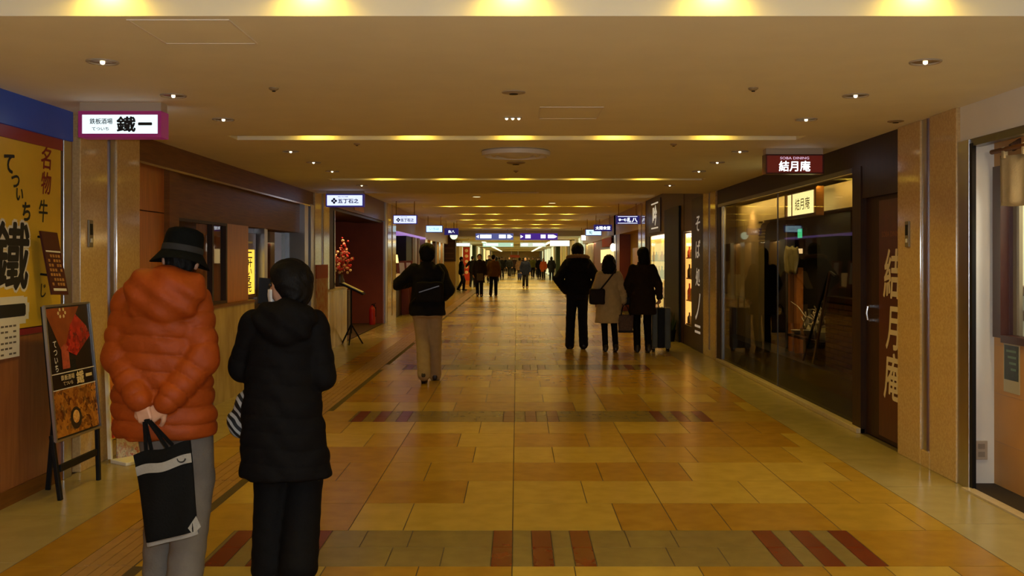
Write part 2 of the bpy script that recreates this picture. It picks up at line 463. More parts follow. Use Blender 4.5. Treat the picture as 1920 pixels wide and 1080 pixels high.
    def pants_fn(P):
        d = loft(P, [(.80, 0, -.01, pt['seat'][0]*.97, pt['seat'][1]*.95), (.90, 0, -.015, pt['seat'][0], pt['seat'][1]), (1.0, 0, 0, pt['seat'][0]*.9, pt['seat'][1]*.9)])
        for sd in (-1, 1):
            hip, kn, ank, _ = Lg[sd]
            a2 = kn+(ank-kn)*(1-(pt['hem']-.085)/.42)
            l1, t1 = cone(P, hip, kn, pt['thigh'], pt['knee'], True); l2, t2 = cone(P, kn, a2, pt['knee'], pt['ankle'], True)
            fold = .0018*np.sin(P[:, 2]*70+P[:, 0]*25+sd)*np.clip(t2*1.4, .2, 1)
            d = smin(d, smin(l1, l2+fold, .02), .03)
        return d
    sdf_obj('trousers', mesh_sdf(pants_fn, (-.36, -.45, 0), (.36, .4, 1.06), vox), pt['m'], root, s)
    # shoes
    SM = mat('shoe_%d_%d_%d' % tuple(int(c*255) for c in shoe), shoe, .35)
    for sd in (-1, 1):
        hip, kn, ank, pitch = Lg[sd]; R = rotx(-pitch)
        b0 = MB(); base = ank+np.array([0, 0, -.085])
        pv = [] 
        def shoe_fn(P):
            Q = (P-ank-np.array([0, .0, 0]))@R+np.array([0, 0, .085])
            d = loft(np.stack([Q[:, 0], Q[:, 2], Q[:, 1]], 1), [(-.075, 0, .045, .030, .045), (-.04, 0, .05, .037, .055), (.05, 0, .035, .042, .045), (.13, 0, .026, .043, .034), (.185, 0, .02, .026, .022)])
            return smax(smin(d, cone(Q, (0, -.02, .05), (0, -.02, .10), .036, .040), .02), -(Q[:, 2]-.002), .006)
        sdf_obj('shoe', mesh_sdf(shoe_fn, ank+np.array([-.1, -.16, -.15]), ank+np.array([.1, .25, .1]), max(.007, vox*.6)), SM, root, s)
    # jacket, coat
    if top:
        tp = dict(dict(m=None, secs=None, sleeve=(.072, .062, .05), puff=0., seam=.11, spuff=0., collar=True, hood=None, split=None), **top)
        if tp['secs'] is None:
            zh = tp.get('hem', .8); f = tp.get('flare', .2); wd = tp.get('w', 1.)
            tp['secs'] = [(zh, 0, -.005, f, .155), (.95, 0, -.01, (.19+f)/2*wd, .15), (1.12, body_dx*.6, 0, .178*wd, .135), (1.28, body_dx, -.005, .19*wd, .14), (1.37, body_dx, -.01, .175*wd, .115), (1.44, body_dx, -.015, .085, .075)]
        def top_fn(P):
            d = loft(P, tp['secs'])
            z0 = min(q[0] for q in tp['secs'])
            if tp['puff']:
                q = np.abs(np.sin(math.pi*(P[:, 2]-z0+.012*np.sin(P[:, 0]*9))/tp['seam'])); d = d-tp['puff']*(q**.45)+tp['puff']*.6
            for sd in (-1, 1):
                e, wr = np.array(A[sd][0]), np.array(A[sd][1]); r0, r1, r2 = tp['sleeve']
                w2 = wr-(wr-e)*.06
                a, t = cone(P, sh[sd]+np.array([-.01*sd, 0, 0]), e, r0, r1, True); b, t2 = cone(P, e, w2, r1, r2, True)
                if tp['spuff']:
                    a = a-tp['spuff']*np.abs(np.sin(math.pi*t*3.6+.4))**.45+tp['spuff']*.5; b = b-tp['spuff']*np.abs(np.sin(math.pi*t2*4+.2))**.45+tp['spuff']*.5
                    d = smin(d, smin(a, b, .02), .018)
                else:
                    fold = .004*np.sin(t2*22+P[:, 0]*30)
                    d = smin(d, smin(a, b+fold, .025), .03)
            d = d+.003*np.sin(P[:, 2]*38+3*np.sin(P[:, 0]*17)+P[:, 1]*14)
            if tp['collar']:
                cc = smax(np.abs(cone(P, (body_dx, -.02, 1.40), (body_dx*.5+headoff[0]*.5, -.005, 1.475), .082, .072))-.012, -(P[:, 2]-1.40), .01)
                cc = smax(cc, P[:, 2]-1.485, .01); d = smin(d, cc, .015)
            if tp['hood']:
                hx, hyy, hz, a, b, c = tp['hood']
                hd = ell(P, (hx, hyy, hz), (a, b, c)); hd = smax(hd, -ell(P, (hx, hyy+.09, hz+.06), (a*.62, b*.9, c*.85)), .03)
                hd = smin(hd, ell(P, (hx, hyy-.035, hz-.075), (a*.80, b*.72, c*1.0)), .05)
                hd = hd+.008*np.sin(P[:, 0]*42+P[:, 2]*25)*np.cos(P[:, 2]*31)-.004
                d = smin(d, hd, .015)
            return d
        lo2 = (-.42, -.42, min(q[0] for q in tp['secs'])-.03)
        sdf_obj(tp.get('name', 'coat'), mesh_sdf(top_fn, lo2, (.42, .42, 1.56), vox), tp['m'], root, s)
    return root, s, h2w
# ------------------------------------------------------------------ floor
def build_floor():
    TIL = [mat('grout', (.07, .045, .015), .8),
           mat('tile_light', (.52, .35, .055), .24, spec=.35, noise=.13, nscale=7, bump=.01, bscale=9),
           mat('tile_ochre', (.42, .225, .018), .24, spec=.35, noise=.16, nscale=7, bump=.01, bscale=9),
           mat('tile_tan', (.46, .275, .03), .24, spec=.35, noise=.14, nscale=7, bump=.01, bscale=9),
           mat('tile_taupe', (.26, .19, .06), .25, spec=.35, noise=.12, nscale=9, bump=.01, bscale=9),
           mat('tile_red', (.19, .035, .01), .25, spec=.35, noise=.2, nscale=9),
           mat('tile_border', (.41, .33, .14), .22, spec=.35, noise=.12, nscale=6, bump=.01, bscale=9),
           mat('tile_guide', (.40, .23, .075), .35, spec=.35, noise=.15, nscale=10)]
    mb = MB(); mb.box(-4.7, 3.95, -6, 142, -.12, -.002, 0)
    g = .003
    def t(x0, x1, y0, y1, m): mb.box(x0+g, x1-g, y0+g, y1-g, -.01, 0, m)
    r = random.Random(3); u = .31; last = {}
    J = [-.024-.94*2+.03, -.964, -.024, .916, 1.856]
    y = 5.31-MOD*3-.33
    band = True; row = 0
    while y < 50:
        near = y > 2.4
        if band:
            y1 = y+.66; ym = y+.33
            mb_edges = []
            for c in (-1.32, .137, 1.61):
                for k in (-1, 0, 1):
                    a = c+k*.215-.055; mb_edges.append((a, a+.11, 5))
            mb_edges.sort(); x = -1.61; segs = []
            for a, b, m in mb_edges:
                if a-x > .02: segs.append((x, a, 4))
                segs.append((a, b, m)); x = b
            for a, b, m in segs:
                if m == 5 or b-a < .3: t(a, b, y, ym, m); t(a, b, ym, y1, m)
                else:
                    for q, (p0, p1) in enumerate(((y, ym), (ym, y1))):
                        cuts = [a, a+(b-a)*(.22 if q else .42), a+(b-a)*(.5 if q else .72), b]
                        for i in range(3): t(cuts[i], cuts[i+1], p0, p1, 4)
            t(1.88, 2.5, y, y1, r.choice((2, 3))); t(-1.93, -1.61, y, y1, 3); 
            ry = [(y, y1)]
            y = y1; band = False; row = 0
        else:
            y1 = y+(MOD-.66)/6
            for i in range(4):
                x0, x1 = J[i], J[i+1]; w3 = (x1-x0)/3
                cut = x0+w3*(1 if (row+i) % 2 else 2)
                if r.random() < .15: cut = x0+w3*1.5
                for a, b in ((x0, cut), (cut, x1)):
                    pv = last.get(round(a, 1)); m = r.choice((1, 2, 2, 3, 1, 3) if pv != 1 else (2, 2, 3, 1)); last[round(a, 1)] = m
                    t(a, b, y, y1, m)
            a = 2.18 if row % 2 else 2.34
            t(1.856, a, y, y1, r.choice((1, 2, 3))); t(a, 2.5, y, y1, r.choice((2, 2, 1, 3)))
            ry = [(y, y1)]; y = y1; row += 1
            if row == 6: band = True
        for a, b in ry:
            t(-2.55, -2.235, a, b, r.choice((2, 3, 2)))
            t(-2.235, -1.935, a, b, 7)
            if near and a < 22:
                for k in range(4): mb.box(-2.235+.045+.062*k, -2.235+.045+.062*k+.026, a+.01, b-.01, 0, .004, 7)
    yy = -5.5
    while yy < 50:
        t(2.5, 3.06, yy, yy+.94, 6); t(-3.2, -2.55, yy+.2, yy+1.14, 6); yy += .94
    t(-3.2, 3.06, 50.05, 141, 1)
    return tag(mb.build('floor', TIL), kind='structure')
build_floor()

# ------------------------------------------------------------------ ceilings with light slots
def ceiling(z, y0, y1, slots, top, name, wslot=.30, half=2.46, depth=.20):
    mb = MB(); xa, xb = -4.7, 3.95; y = y0
    for s in slots:
        a, b = s-wslot, s
        mb.box(xa, xb, y, a, z, top); mb.box(xa, -half, a, b, z, top); mb.box(half, xb, a, b, z, top)
        mb.box(-half, half, a, b, z+depth, top); y = b
    mb.box(xa, xb, y, y1, z, top)
    return tag(mb.build(name, M_CEIL), kind='structure')
ceiling(LC, -6, STEP, SLOTS, HC+.35, 'ceiling')
ceiling(HC, STEP, HALL, HSLOTS, HC+.35, 'ceiling')
M_CEILF = mat('ceiling_far', (.62, .62, .5), .7)
tag(MB().box(-4.7, 3.95, HALL, 142, 2.66, HC+.35).build('ceiling', M_CEILF), kind='structure')
def slot_spots(z, s, xs, p):
    for x in xs:
        lamp('slot_light', 'SPOT', (x, s-.036, z+.15), p, WARM, spot_size=math.radians(150), spot_blend=.85, shadow_soft_size=.03)
for i, s in enumerate(SLOTS): slot_spots(LC, s, [-.015+.87*(k-2) for k in range(5)], P_SLOT)
for i, s in enumerate(HSLOTS):
    slot_spots(HC, s, [-.015+.87*(k-2) for k in range(5)] if i % 2 == 0 else [-.015+.87*k for k in (-1.7, -.8, .9, 1.8)], P_SLOT*3.2)
for yy in (17.6, 21.8):
    for x in (-1.6, 0, 1.6): lamp('ceiling_spot', 'SPOT', (x, yy, HC-.03), P_SLOT*1.6, WARM, spot_size=math.radians(150), spot_blend=.9, shadow_soft_size=.04)

# recessed downlights, one row along each side
def downlight(loc, label, group, r=.083, real=True, z=LC):
    t = thing('downlight', label, 'ceiling light', loc, group)
    MB().lathe([(r, 0), (r, -.006), (r-.004, -.009), (r-.012, -.006), (r-.014, 0)], (0, 0, 0), 28).build('trim_ring', M_TRIM, t, local=True, smooth=True)
    MB().lathe([(r-.014, -.0005), (r-.03, -.003), (.03, -.002), (.001, -.002)], (0, 0, 0), 24).build('reflector', M_CAN, t, local=True, smooth=True)
    rf = t.children[-1] if t.children[-1].name.startswith('reflector') else [c for c in t.children if c.name.startswith('reflector')][0]
    MB().ball((0, 0, -.006), (.013, .013, .011), 10).build('bulb', M_BULB, rf, local=True, smooth=True)
    return t
proto = None
for sx, side in ((-2.2, 'left'), (2.17, 'right')):
    k = 0
    for base in (5.24, 9.6, 14.0):
        for j in range(3 if base < 13 else 1):
            yy = base+1.08*j
            loc = (sx, yy, LC); lab = 'round recessed downlight in the ceiling along the %s shopfronts, %s from the camera' % (side, NTH[k])
            if proto is None: proto = t = downlight(loc, lab, 'recessed downlights')
            else:
                t = copy_tree(proto); t.location = loc; t['label'] = lab; WL[t.name] = Vector(loc)
            lamp('downlight_lamp', 'SPOT', (0, 0, -.03), P_DOWN, WARM, t, spot_size=math.radians(120), spot_blend=.8, shadow_soft_size=.03)
            k += 1
    for j, yy in enumerate((18.5, 20.7, 28.5, 33., 37.5, 41.5, 45.)):
        lamp('unseen_side_lamp', 'SPOT', (sx, yy, HC-.03), P_DOWN*2.4, WARM, None, spot_size=math.radians(130), spot_blend=.8, shadow_soft_size=.03)  # bare spots without fittings, added to brighten the far ceiling
    for yy in (.9, 2.0, 3.1):
        lamp('unseen_side_lamp', 'SPOT', (sx, yy, LC-.03), P_DOWN, WARM, None, spot_size=math.radians(130), spot_blend=.8, shadow_soft_size=.03)
# bright flush discs in the high ceiling
for k, (x, yy) in enumerate(((-1.16, 19.75), (-.88, 21.6), (.86, 24.0))):
    t = thing('flush_light', 'small bright flush disc light in the far ceiling, %s of three from the camera' % NTH[k], 'ceiling light', (x, yy, HC), 'flush disc lights')
    MB().lathe([(.10, 0), (.10, -.012), (.085, -.018)], (0, 0, 0), 20).build('rim', M_TRIM, t, local=True)
    MB().lathe([(.083, -.012), (.083, -.02), (.01, -.022)], (0, 0, 0), 20).build('diffuser', emis('flush_glow', (1, .8, .42), 1.6), t, local=True)
# thin cross slot with a hanging cable, far ceiling
# ceiling air diffuser
t = thing('air_diffuser', 'large round white air diffuser in the middle of the ceiling', 'air vent', (-.01, 9.57, LC))
M_DIF = mat('diffuser_white', (.74, .70, .64), .45)
MB().lathe([(.32, 0), (.335, -.012), (.33, -.05), (.30, -.058), (.285, -.04), (.25, 0)], (0, 0, 0), 40).build('outer_ring', M_DIF, t, local=True, smooth=True)
MB().lathe([(.24, 0), (.25, -.02), (.235, -.05), (.20, -.055), (.18, -.02)], (0, 0, 0), 36).build('middle_ring', M_DIF, t, local=True, smooth=True)
MB().lathe([(.17, 0), (.17, -.05), (.10, -.066), (.001, -.068)], (0, 0, 0), 32).build('centre_cone', M_DIF, t, local=True, smooth=True)
# small ceiling fittings
M_FIT = mat('fitting_brown', (.34, .25, .13), .5)
def fitting(label, cat, x, y, r, z=LC, name='smoke_detector', m=None, h=.03):
    t = thing(name, label, cat, (x, y, z))
    MB().lathe([(r, 0), (r, -h*.4), (r*.72, -h*.75), (r*.4, -h)], (0, 0, 0), 20).build('housing', m or M_FIT, t, local=True, smooth=True)
    MB().lathe([(r*.38, -h*.9), (r*.36, -h*1.25), (.001, -h*1.3)], (0, 0, 0), 14).build('sensor', M_BLACK, t, local=True, smooth=True)
    return t
fitting('small dark sprinkler in the ceiling left of centre, nearest the camera', 'sprinkler', -1.49, 6.05, .03, h=.018, name='sprinkler')
fitting('small dark sprinkler in the ceiling right of centre, nearest the camera', 'sprinkler', 1.45, 6.05, .03, h=.018, name='sprinkler')
fitting('round ceiling speaker on the centre line in front of the rectangular hatch', 'speaker', -.02, 6.2, .075, name='ceiling_speaker', m=M_TRIM, h=.012)
fitting('small dark smoke detector just beyond the round air diffuser', 'smoke detector', -.01, 10.7, .10, h=.022)
fitting('small dark sprinkler beyond the air diffuser on the centre line', 'sprinkler', -.01, 11.7, .03, h=.018, name='sprinkler')
fitting('small dark sprinkler near the second slot light on the left', 'sprinkler', -1.45, 8.95, .03, h=.018, name='sprinkler')
fitting('small dark sprinkler near the second slot light on the right', 'sprinkler', 1.43, 9.0, .03, h=.018, name='sprinkler')
fitting('round dark fitting in the ceiling above the right marble pillar', 'ceiling fitting', 2.88, 7.5, .06, name='ceiling_fitting', h=.012)
t = thing('triple_spotlight', 'row of three tiny bright spotlights at the middle of the ceiling', 'ceiling light', (-.03, 7.3, LC))
MB().box(-.065, .065, -.022, .022, -.008, 0).build('plate', M_TRIM, t, local=True, bevel=.003)
for k in (-1, 0, 1): MB().ball((.045*k, 0, -.01), .011, 8).build('bulb', M_BULB, t, local=True, smooth=True)
def hatch(label, x0, x1, y0, y1):
    t = thing('ceiling_hatch', label, 'access hatch', ((x0+x1)/2, (y0+y1)/2, LC))
    w = .009
    mb = MB(); z0, z1 = LC-.004, LC
    mb.box(x0, x1, y0, y0+w, z0, z1); mb.box(x0, x1, y1-w, y1, z0, z1); mb.box(x0, x0+w, y0+w, y1-w, z0, z1); mb.box(x1-w, x1, y0+w, y1-w, z0, z1)
    mb.build('frame', mat('hatch_frame', (.78, .72, .62), .5), t)
    MB().box(x0+w, x1-w, y0+w, y1-w, LC-.0015, LC).build('lid', M_CEIL, t)
hatch('square access hatch with a pale metal edge in the ceiling at upper left', -1.71, -1.26, 4.32, 4.80)
hatch('rectangular access hatch in the middle of the ceiling', .16, .60, 6.8, 7.36)
t = tag(MB().box(-.34, .34, 15.5, 15.56, LC-.012, LC).build('ceiling_track', mat('track_pale', (.8, .66, .4), .5)), 'short pale metal track across the ceiling before the step', 'track')

# ------------------------------------------------------------------ shells behind the shop fronts
M_WALLD = mat('wall_dark', (.05, .03, .018), .7, noise=.2)
tag(MB().box(-4.75, -4.65, -6, 46, 0, HC).build('wall_left', M_WALLD), kind='structure')
tag(MB().box(3.9, 4.0, -6, 46, 0, HC).build('wall_right', M_WALLD), kind='structure')
tag(MB().box(-4.7, 3.95, -6.1, -6, 0, HC).build('wall_back', mat('wall_back_paint', (.3, .24, .16), .7)), kind='structure')

# ------------------------------------------------------------------ marble pillars
def pillar(x_face, sgn, ya, yb, top, inset=True, m=M_MARB, label=None):
    """sgn = +1 for the left wall (face looks to +X), -1 for the right wall"""
    t = struct('pillar', (x_face, ya, 0), label); back = x_face-.5*sgn; L = yb-ya
    xf = x_face+.03*sgn
    if not inset:
        MB().box(back, xf, ya, yb, 0, top).build('marble_face', m, t, bevel=.006); return t
    a, b = ya+L*.42, ya+L*.58
    MB().box(back, xf, ya, a, 0, top).box(back, xf, b, yb, 0, top).box(back, xf, a, b, 0, .12).build('marble_face', m, t, bevel=.006)
    MB().box(back, x_face-.0*sgn, a, (a+b)/2, .12, top).build('brown_strip', mat('strip_brown', (.22, .09, .045), .35), t)
    MB().box(back, x_face+.015*sgn, (a+b)/2, b, .12, top).build('steel_strip', M_STEEL, t)
    return t
pillar(XL, 1, 7.17, 8.30, LC)
pillar(XR, -1, 6.83, 7.88, LC, m=M_MARB)
pillar(XL, 1, 15.5, 16.7, HC, m=M_MARB2)
pillar(XR, -1, 15.1, 16.1, HC, m=M_MARB2)
pillar(XL, 1, 24.25, 25.9, HC, m=M_MARB2)
pillar(XR, -1, 23.4, 24.7, HC, m=M_MARB2)
# red and floral panel hung on the left pillar beyond the wood shop
t = thing('hanging_tapestry', 'narrow hanging panel with a red band and pale flowers on the gold pillar', 'wall hanging', (-3.16, 16.0, .5))
MB().box(-3.17, -3.155, 15.56, 16.5, 1.24, 1.46).build('red_band', mat('tap_red', (.42, .05, .01), .6, noise=.2), t)
MB().box(-3.17, -3.158, 15.56, 16.5, .35, 1.24).build('flower_cloth', mat('tap_flower', (.55, .4, .2), .6, col2=(.42, .10, .04), nscale=9), t)
def switch_plate(label, x, sgn, y, z, h=.20, w=.075):
    t = thing('wall_plate', label, 'intercom', (x, y, z-h/2))
    MB().box(x, x+.014*sgn, y-w/2, y+w/2, z-h/2, z+h/2).build('plate', mat('plate_steel', (.3, .26, .2), .5, metal=.6), t, bevel=.003)
    MB().box(x+.013*sgn, x+.017*sgn, y-w*.28, y+w*.28, z-h*.05, z+h*.36).build('screen', M_BLACK, t)
    MB().box(x+.013*sgn, x+.019*sgn, y-w*.2, y+w*.2, z-h*.33, z-h*.18).build('button', M_PAPER, t)
switch_plate('small steel intercom plate on the right marble pillar', XR-.03, -1, 7.66, 1.745)
switch_plate('small steel plate on the left marble pillar behind the menu easel', XL+.03, 1, 7.32, 1.74)
# ------------------------------------------------------------------ LEFT: the yellow grill shop
t = struct('wall_left', (XL, 3, 0))
MB().box(-3.5, XL, -6, 6.93, .1, 1.06).build('wood_dado', mat('wood_dado', (.36, .14, .05), .35, col2=(.28, .10, .034), nscale=5, stretch=(6, 6, .6)), t)
MB().box(-3.5, XL+.012, -6, 6.93, 0, .1).build('plinth', M_WOODD, t)
MB().box(-3.5, XL+.006, -6, 6.93, 1.06, 1.10).build('dado_rail', M_REDS, t)
MB().box(-3.5, XL+.03, -6, 7.05, 2.39, LC).build('blue_fascia', M_BLUE, t)
MB().box(-3.5, XL-.02, -6, 6.93, 1.10, 2.39).build('back_panel', M_WOODD, t)
MB().box(-3.5, XL+.02, 6.93, 7.05, 0, 2.39).build('steel_jamb', M_STEEL, t, bevel=.004)
MB().box(-3.5, XL-.03, 7.05, 7.17, 0, LC).build('brown_reveal', mat('strip_brown', (.28, .13, .07), .35), t)
sb = thing('shop_signboard', 'big yellow shop signboard with black brush lettering on the left wall', 'signboard', (XL, 5.0, 1.1))
xs = XL+.012
MB().box(XL-.019, xs, 3.0, 6.90, 1.105, 2.31).build('yellow_panel', M_YEL, sb, bevel=.003)
MB().box(XL-.019, xs+.004, 3.0, 6.92, 2.31, 2.388).build('red_header', M_REDS, sb)
mb = MB()
for ch, y, z, h in (('て', 6.19, 2.15, .115), ('つ', 6.27, 2.045, .075), ('い', 6.325, 1.965, .075), ('ち', 6.41, 1.86, .115)):
    letters(mb, ch, (xs, y, z), LW, FZ, h=h, bold=.03, shear=.1)
mb.build('kana_lettering', M_INK, sb)
mb = MB()
for ch, z in (('名', 2.235), ('物', 2.065)): letters(mb, ch, (xs, 6.68, z), LW, FZ, h=.15, w=.135, bold=.015, shear=.12)
mb.build('red_lettering', mat('ink_red', (.25, .008, .012), .5), sb)
mb = MB()
for ch, z in (('牛', 1.875), ('じ', 1.34)): letters(mb, ch, (xs, 6.64, z), LW, FZ, h=.15 if z > 1.5 else .09, w=.12 if z > 1.5 else .07, bold=.012, shear=.1)
mb.build('lettering', M_INK, sb)
mb = MB(); letters(mb, '鐵', (xs, 6.22, 1.57), LW, FZ, w=.44, h=.43, bold=.05, shear=.1, lift=.001); letters(mb, '一', (xs, 6.17, 1.225), LW, FZ, w=.44, h=.06, bold=.1, lift=.001)
mb.build('white_outline', M_PAPER, sb)
mb = MB(); letters(mb, '鐵', (xs, 6.22, 1.57), LW, FZ, w=.43, h=.42, bold=.022, shear=.1, lift=.0025); letters(mb, '一', (xs, 6.17, 1.225), LW, FZ, w=.43, h=.05, bold=.03, lift=.0025)
mb.build('large_lettering', M_INK, sb)
t = thing('paper_notice', 'white paper notice with printed lines under the yellow signboard', 'notice', (xs, 6.1, .93))
MB().box(xs, xs+.003, 5.9, 6.32, .93, 1.17).build('sheet', M_PAPER, t)
mb = MB()
for i in range(6):
    for j in range(7):
        if (i*3+j*5) % 7: mb.box(xs+.003, xs+.0036, 5.94+.05*j, 5.94+.05*j+.036, 1.135-.035*i-.012, 1.135-.035*i)
mb.build('text', mat('print_grey', (.12, .1, .09), .7), t)

# menu board leaning out beside the signboard
t = thing('menu_board', 'dark red slanted menu board fixed beside the steel jamb above the easel', 'menu board', (-3.16, 6.7, 1.3))
u0 = Vector((-3.13, 6.46, 1.735)); 
rr = Vector((.02, .19, -.008)); dd = Vector((.04, .08, -.42)); nn = rr.cross(dd).normalized()*-.014
c4 = [u0, u0+rr, u0+rr+dd, u0+dd]
MB().hexa([p+nn for p in c4], c4).build('board', mat('menu_red', (.07, .012, .012), .35), t)
def onb(p): return u0+rr*p[0]+dd*p[1]
nf = nn.normalized()*-.0025
if nf.x < 0: nf = -nf
mb = MB()
for i in range(7):
    for j in range(5):
        if (i*2+j*3) % 5: mb.quad(*[onb(q)+nn*1.15 for q in ((.1+.16*j, .36+.075*i), (.1+.16*j+.12, .36+.075*i), (.1+.16*j+.12, .36+.075*i+.045), (.1+.16*j, .36+.075*i+.045))])
mb.build('menu_print', mat('menu_gold', (.40, .19, .06), .5), t)
MB().quad(*[onb(q)+nn*1.2 for q in ((.05, .30), (.95, .30), (.95, .325), (.05, .325))]).quad(*[onb(q)+nn*1.2 for q in ((.1, .90), (.9, .90), (.9, .94), (.1, .94))]).build('text', M_PAPER, t)
MB().tube([Vector((-3.186, 6.565, 1.70)), onb((.5, .1))+nn*.5], .008).build('bracket', M_BLACK, t); MB().tube([Vector((-3.186, 6.6, 1.45)), onb((.5, .7))+nn*.5], .008).build('bracket', M_BLACK, t)

# menu easel
ea = thing('menu_easel', 'black easel stand holding a tall poster of grilled dishes beside the wood wall', 'easel', (-2.99, 6.63, 0))
BL, BR = Vector((-2.965, 6.34, .375)), Vector((-2.925, 6.93, .375)); TL, TR = Vector((-3.045, 6.34, 1.245)), Vector((-3.01, 6.93, 1.245))
nz = (BR-BL).cross(TL-BL).normalized()
if nz.x < 0: nz = -nz
def eb(u, v, l=0.): return BL*(1-u)*(1-v)+BR*u*(1-v)+TL*(1-u)*v+TR*u*v+nz*l
for a, b in ((0, 'l'), (1, 'r')):
    q = Vector((-2.935, 6.345 if a == 0 else 6.925, 0)); MB().bar(q, eb(a, .05, -.02), .032, .026, up=(1, 0, 0)).build('leg', M_BLACK, ea, bevel=.003)
MB().bar((-3.15, 6.63, .0), eb(.5, .92, -.03), .03, .02, up=(0, 1, 0)).build('leg', M_BLACK, ea)
MB().bar((-2.948, 6.36, .20), (-2.946, 6.91, .20), .022, .045).build('crossbar', M_BLACK, ea, bevel=.003)
MB().hexa([eb(0, 0, -.018), eb(1, 0, -.018), eb(1, 0), eb(0, 0)], [eb(0, 1, -.018), eb(1, 1, -.018), eb(1, 1), eb(0, 1)]).build('back_board', M_BLACK, ea)
def rect(mb, u0, u1, v0, v1, l, m=0): mb.quad(eb(u0, v0, l), eb(u1, v0, l), eb(u1, v1, l), eb(u0, v1, l), m)
mb = MB(); mb.bar(eb(0, 0, .004), eb(0, 1, .004), .018, .018, up=(1, 0, 0)).bar(eb(1, 0, .004), eb(1, 1, .004), .012, .014, up=(1, 0, 0)).bar(eb(0, 0, .004), eb(1, 0, .004), .014, .014).bar(eb(0, 1, .004), eb(1, 1, .004), .014, .014)
mb.build('frame', mat('frame_alu', (.5, .5, .52), .3, metal=.9), ea)
def blotch(name, cols, scale, stretch=(1, 1, 1)):
    m, nt, b = node_mat(name); b.inputs['Roughness'].default_value = .25
    tc = nt.nodes.new('ShaderNodeTexCoord'); mp = nt.nodes.new('ShaderNodeMapping'); mp.inputs['Scale'].default_value = stretch
    v = nt.nodes.new('ShaderNodeTexVoronoi'); v.inputs['Scale'].default_value = scale
    n = nt.nodes.new('ShaderNodeTexNoise'); n.inputs['Scale'].default_value = scale*.6; n.inputs['Detail'].default_value = 4
    mixv = nt.nodes.new('ShaderNodeMixRGB'); mixv.inputs[0].default_value = .3
    nt.links.new(tc.outputs['Object'], mp.inputs[0]); nt.links.new(mp.outputs[0], n.inputs['Vector'])
    nt.links.new(mp.outputs[0], mixv.inputs[1]); nt.links.new(n.outputs['Color'], mixv.inputs[2]); nt.links.new(mixv.outputs[0], v.inputs['Vector'])
    r = nt.nodes.new('ShaderNodeValToRGB'); r.color_ramp.interpolation = 'LINEAR'
    e = r.color_ramp.elements
    while len(e) < len(cols): e.new(.5)
    for i, c in enumerate(cols): e[i].position = i/(len(cols)-1)*.9; e[i].color = (*c, 1)
    sp = nt.nodes.new('ShaderNodeSeparateColor'); nt.links.new(v.outputs['Color'], sp.inputs[0])
    mm = nt.nodes.new('ShaderNodeMath'); mm.operation = 'ADD'; m2 = nt.nodes.new('ShaderNodeMath'); m2.operation = 'MULTIPLY'; m2.inputs[1].default_value = .5
    nt.links.new(sp.outputs[0], mm.inputs[0]); nt.links.new(n.outputs['Fac'], mm.inputs[1]); nt.links.new(mm.outputs[0], m2.inputs[0])
    nt.links.new(m2.outputs[0], r.inputs[0]); nt.links.new(r.outputs[0], b.inputs['Base Color'])
    return m
po_r = blotch('poster_meat', [(.02, .004, .004), (.25, .01, .005), (.6, .03, .015), (.12, .01, .006), (.7, .12, .07)], 22)
po_b = blotch('poster_dishes', [(.012, .006, .004), (.22, .06, .01), (.6, .24, .03), (.09, .02, .006), (.6, .34, .09)], 19)
po_o = mat('poster_orange', (.33, .07, .012), .3, noise=.3, nscale=12)
mb = MB(); rect(mb, .03, .98, .01, .99, .002); pos = mb.build('poster', mat('poster_black', (.015, .008, .006), .25), ea)
mb = MB(); rect(mb, .04, .97, .02, .365, .003); mb.build('dish_picture', po_b, pos)
mb = MB()
def poly(mb, pts, l): mb.add([eb(u, v, l) for u, v in pts], [tuple(range(len(pts)))])
poly(mb, [(.04, .93), (.30, .64), (.42, .60), (.60, .88), (.75, .98), (.04, .98)], .003)
mb.build('flame_shape', po_o, pos)
mb = MB(); poly(mb, [(.36, .66), (.60, .60), (.95, .74), (.88, .82), (.66, .92), (.52, .84)], .004); mb.build('meat_picture', po_r, pos)
mb = MB(); poly(mb, [(.28, .515), (.44, .515), (.44, .68), (.36, .705), (.28, .68)], .004); mb.build('red_seal', mat('seal_red', (.55, .10, .05), .4, noise=.4, nscale=30), pos)
def ring(cu, cv, r0, r1, asp=1.45, n=20):
    return [(cu+r1*asp*math.cos(2*math.pi*k/n), cv+r1*math.sin(2*math.pi*k/n)) for k in range(n)]
mb = MB()
for cu, cv, r in ((.47, .13, .085),): poly(mb, ring(cu, cv, 0, r), .004)
mb.build('bowl_picture', mat('bowl_dark', (.03, .02, .015), .3), pos)
mb = MB()
for cu, cv, r in ((.47, .14, .05),): poly(mb, ring(cu, cv, 0, r), .005)
mb.build('food_picture', blotch('poster_food', [(.3, .1, .01), (.8, .3, .05), (.9, .6, .2), (.5, .08, .03)], 40), pos)
mb = MB(); rect(mb, .03, .98, .365, .372, .004); rect(mb, .03, .98, .485, .492, .004)
mb.build('text_rule', M_PAPER, pos)
eu = (TL-BL).normalized(); er = (BR-BL).normalized()
mb = MB(); letters(mb, '鉄板酒場', eb(.36, .452, .004), er, eu, w=.17, h=.035, bold=.01); letters(mb, 'てついち', eb(.36, .408, .004), er, eu, w=.12, h=.025, bold=.01); letters(mb, '鐵', eb(.63, .43, .004), er, eu, w=.095, h=.085, bold=.02); letters(mb, '一', eb(.83, .435, .004), er, eu, w=.08, h=.016, bold=.02)
mb.build('band_lettering', mat('letter_gold', (.75, .62, .35), .4), pos)
mb = MB(); letters(mb, ['て', 'つ', 'い', 'ち'], eb(.15, .62, .004), er, eu, h=.20, w=.04, vertical=True, bold=.01)
mb.build('vertical_lettering', M_PAPER, pos)
mb = MB()
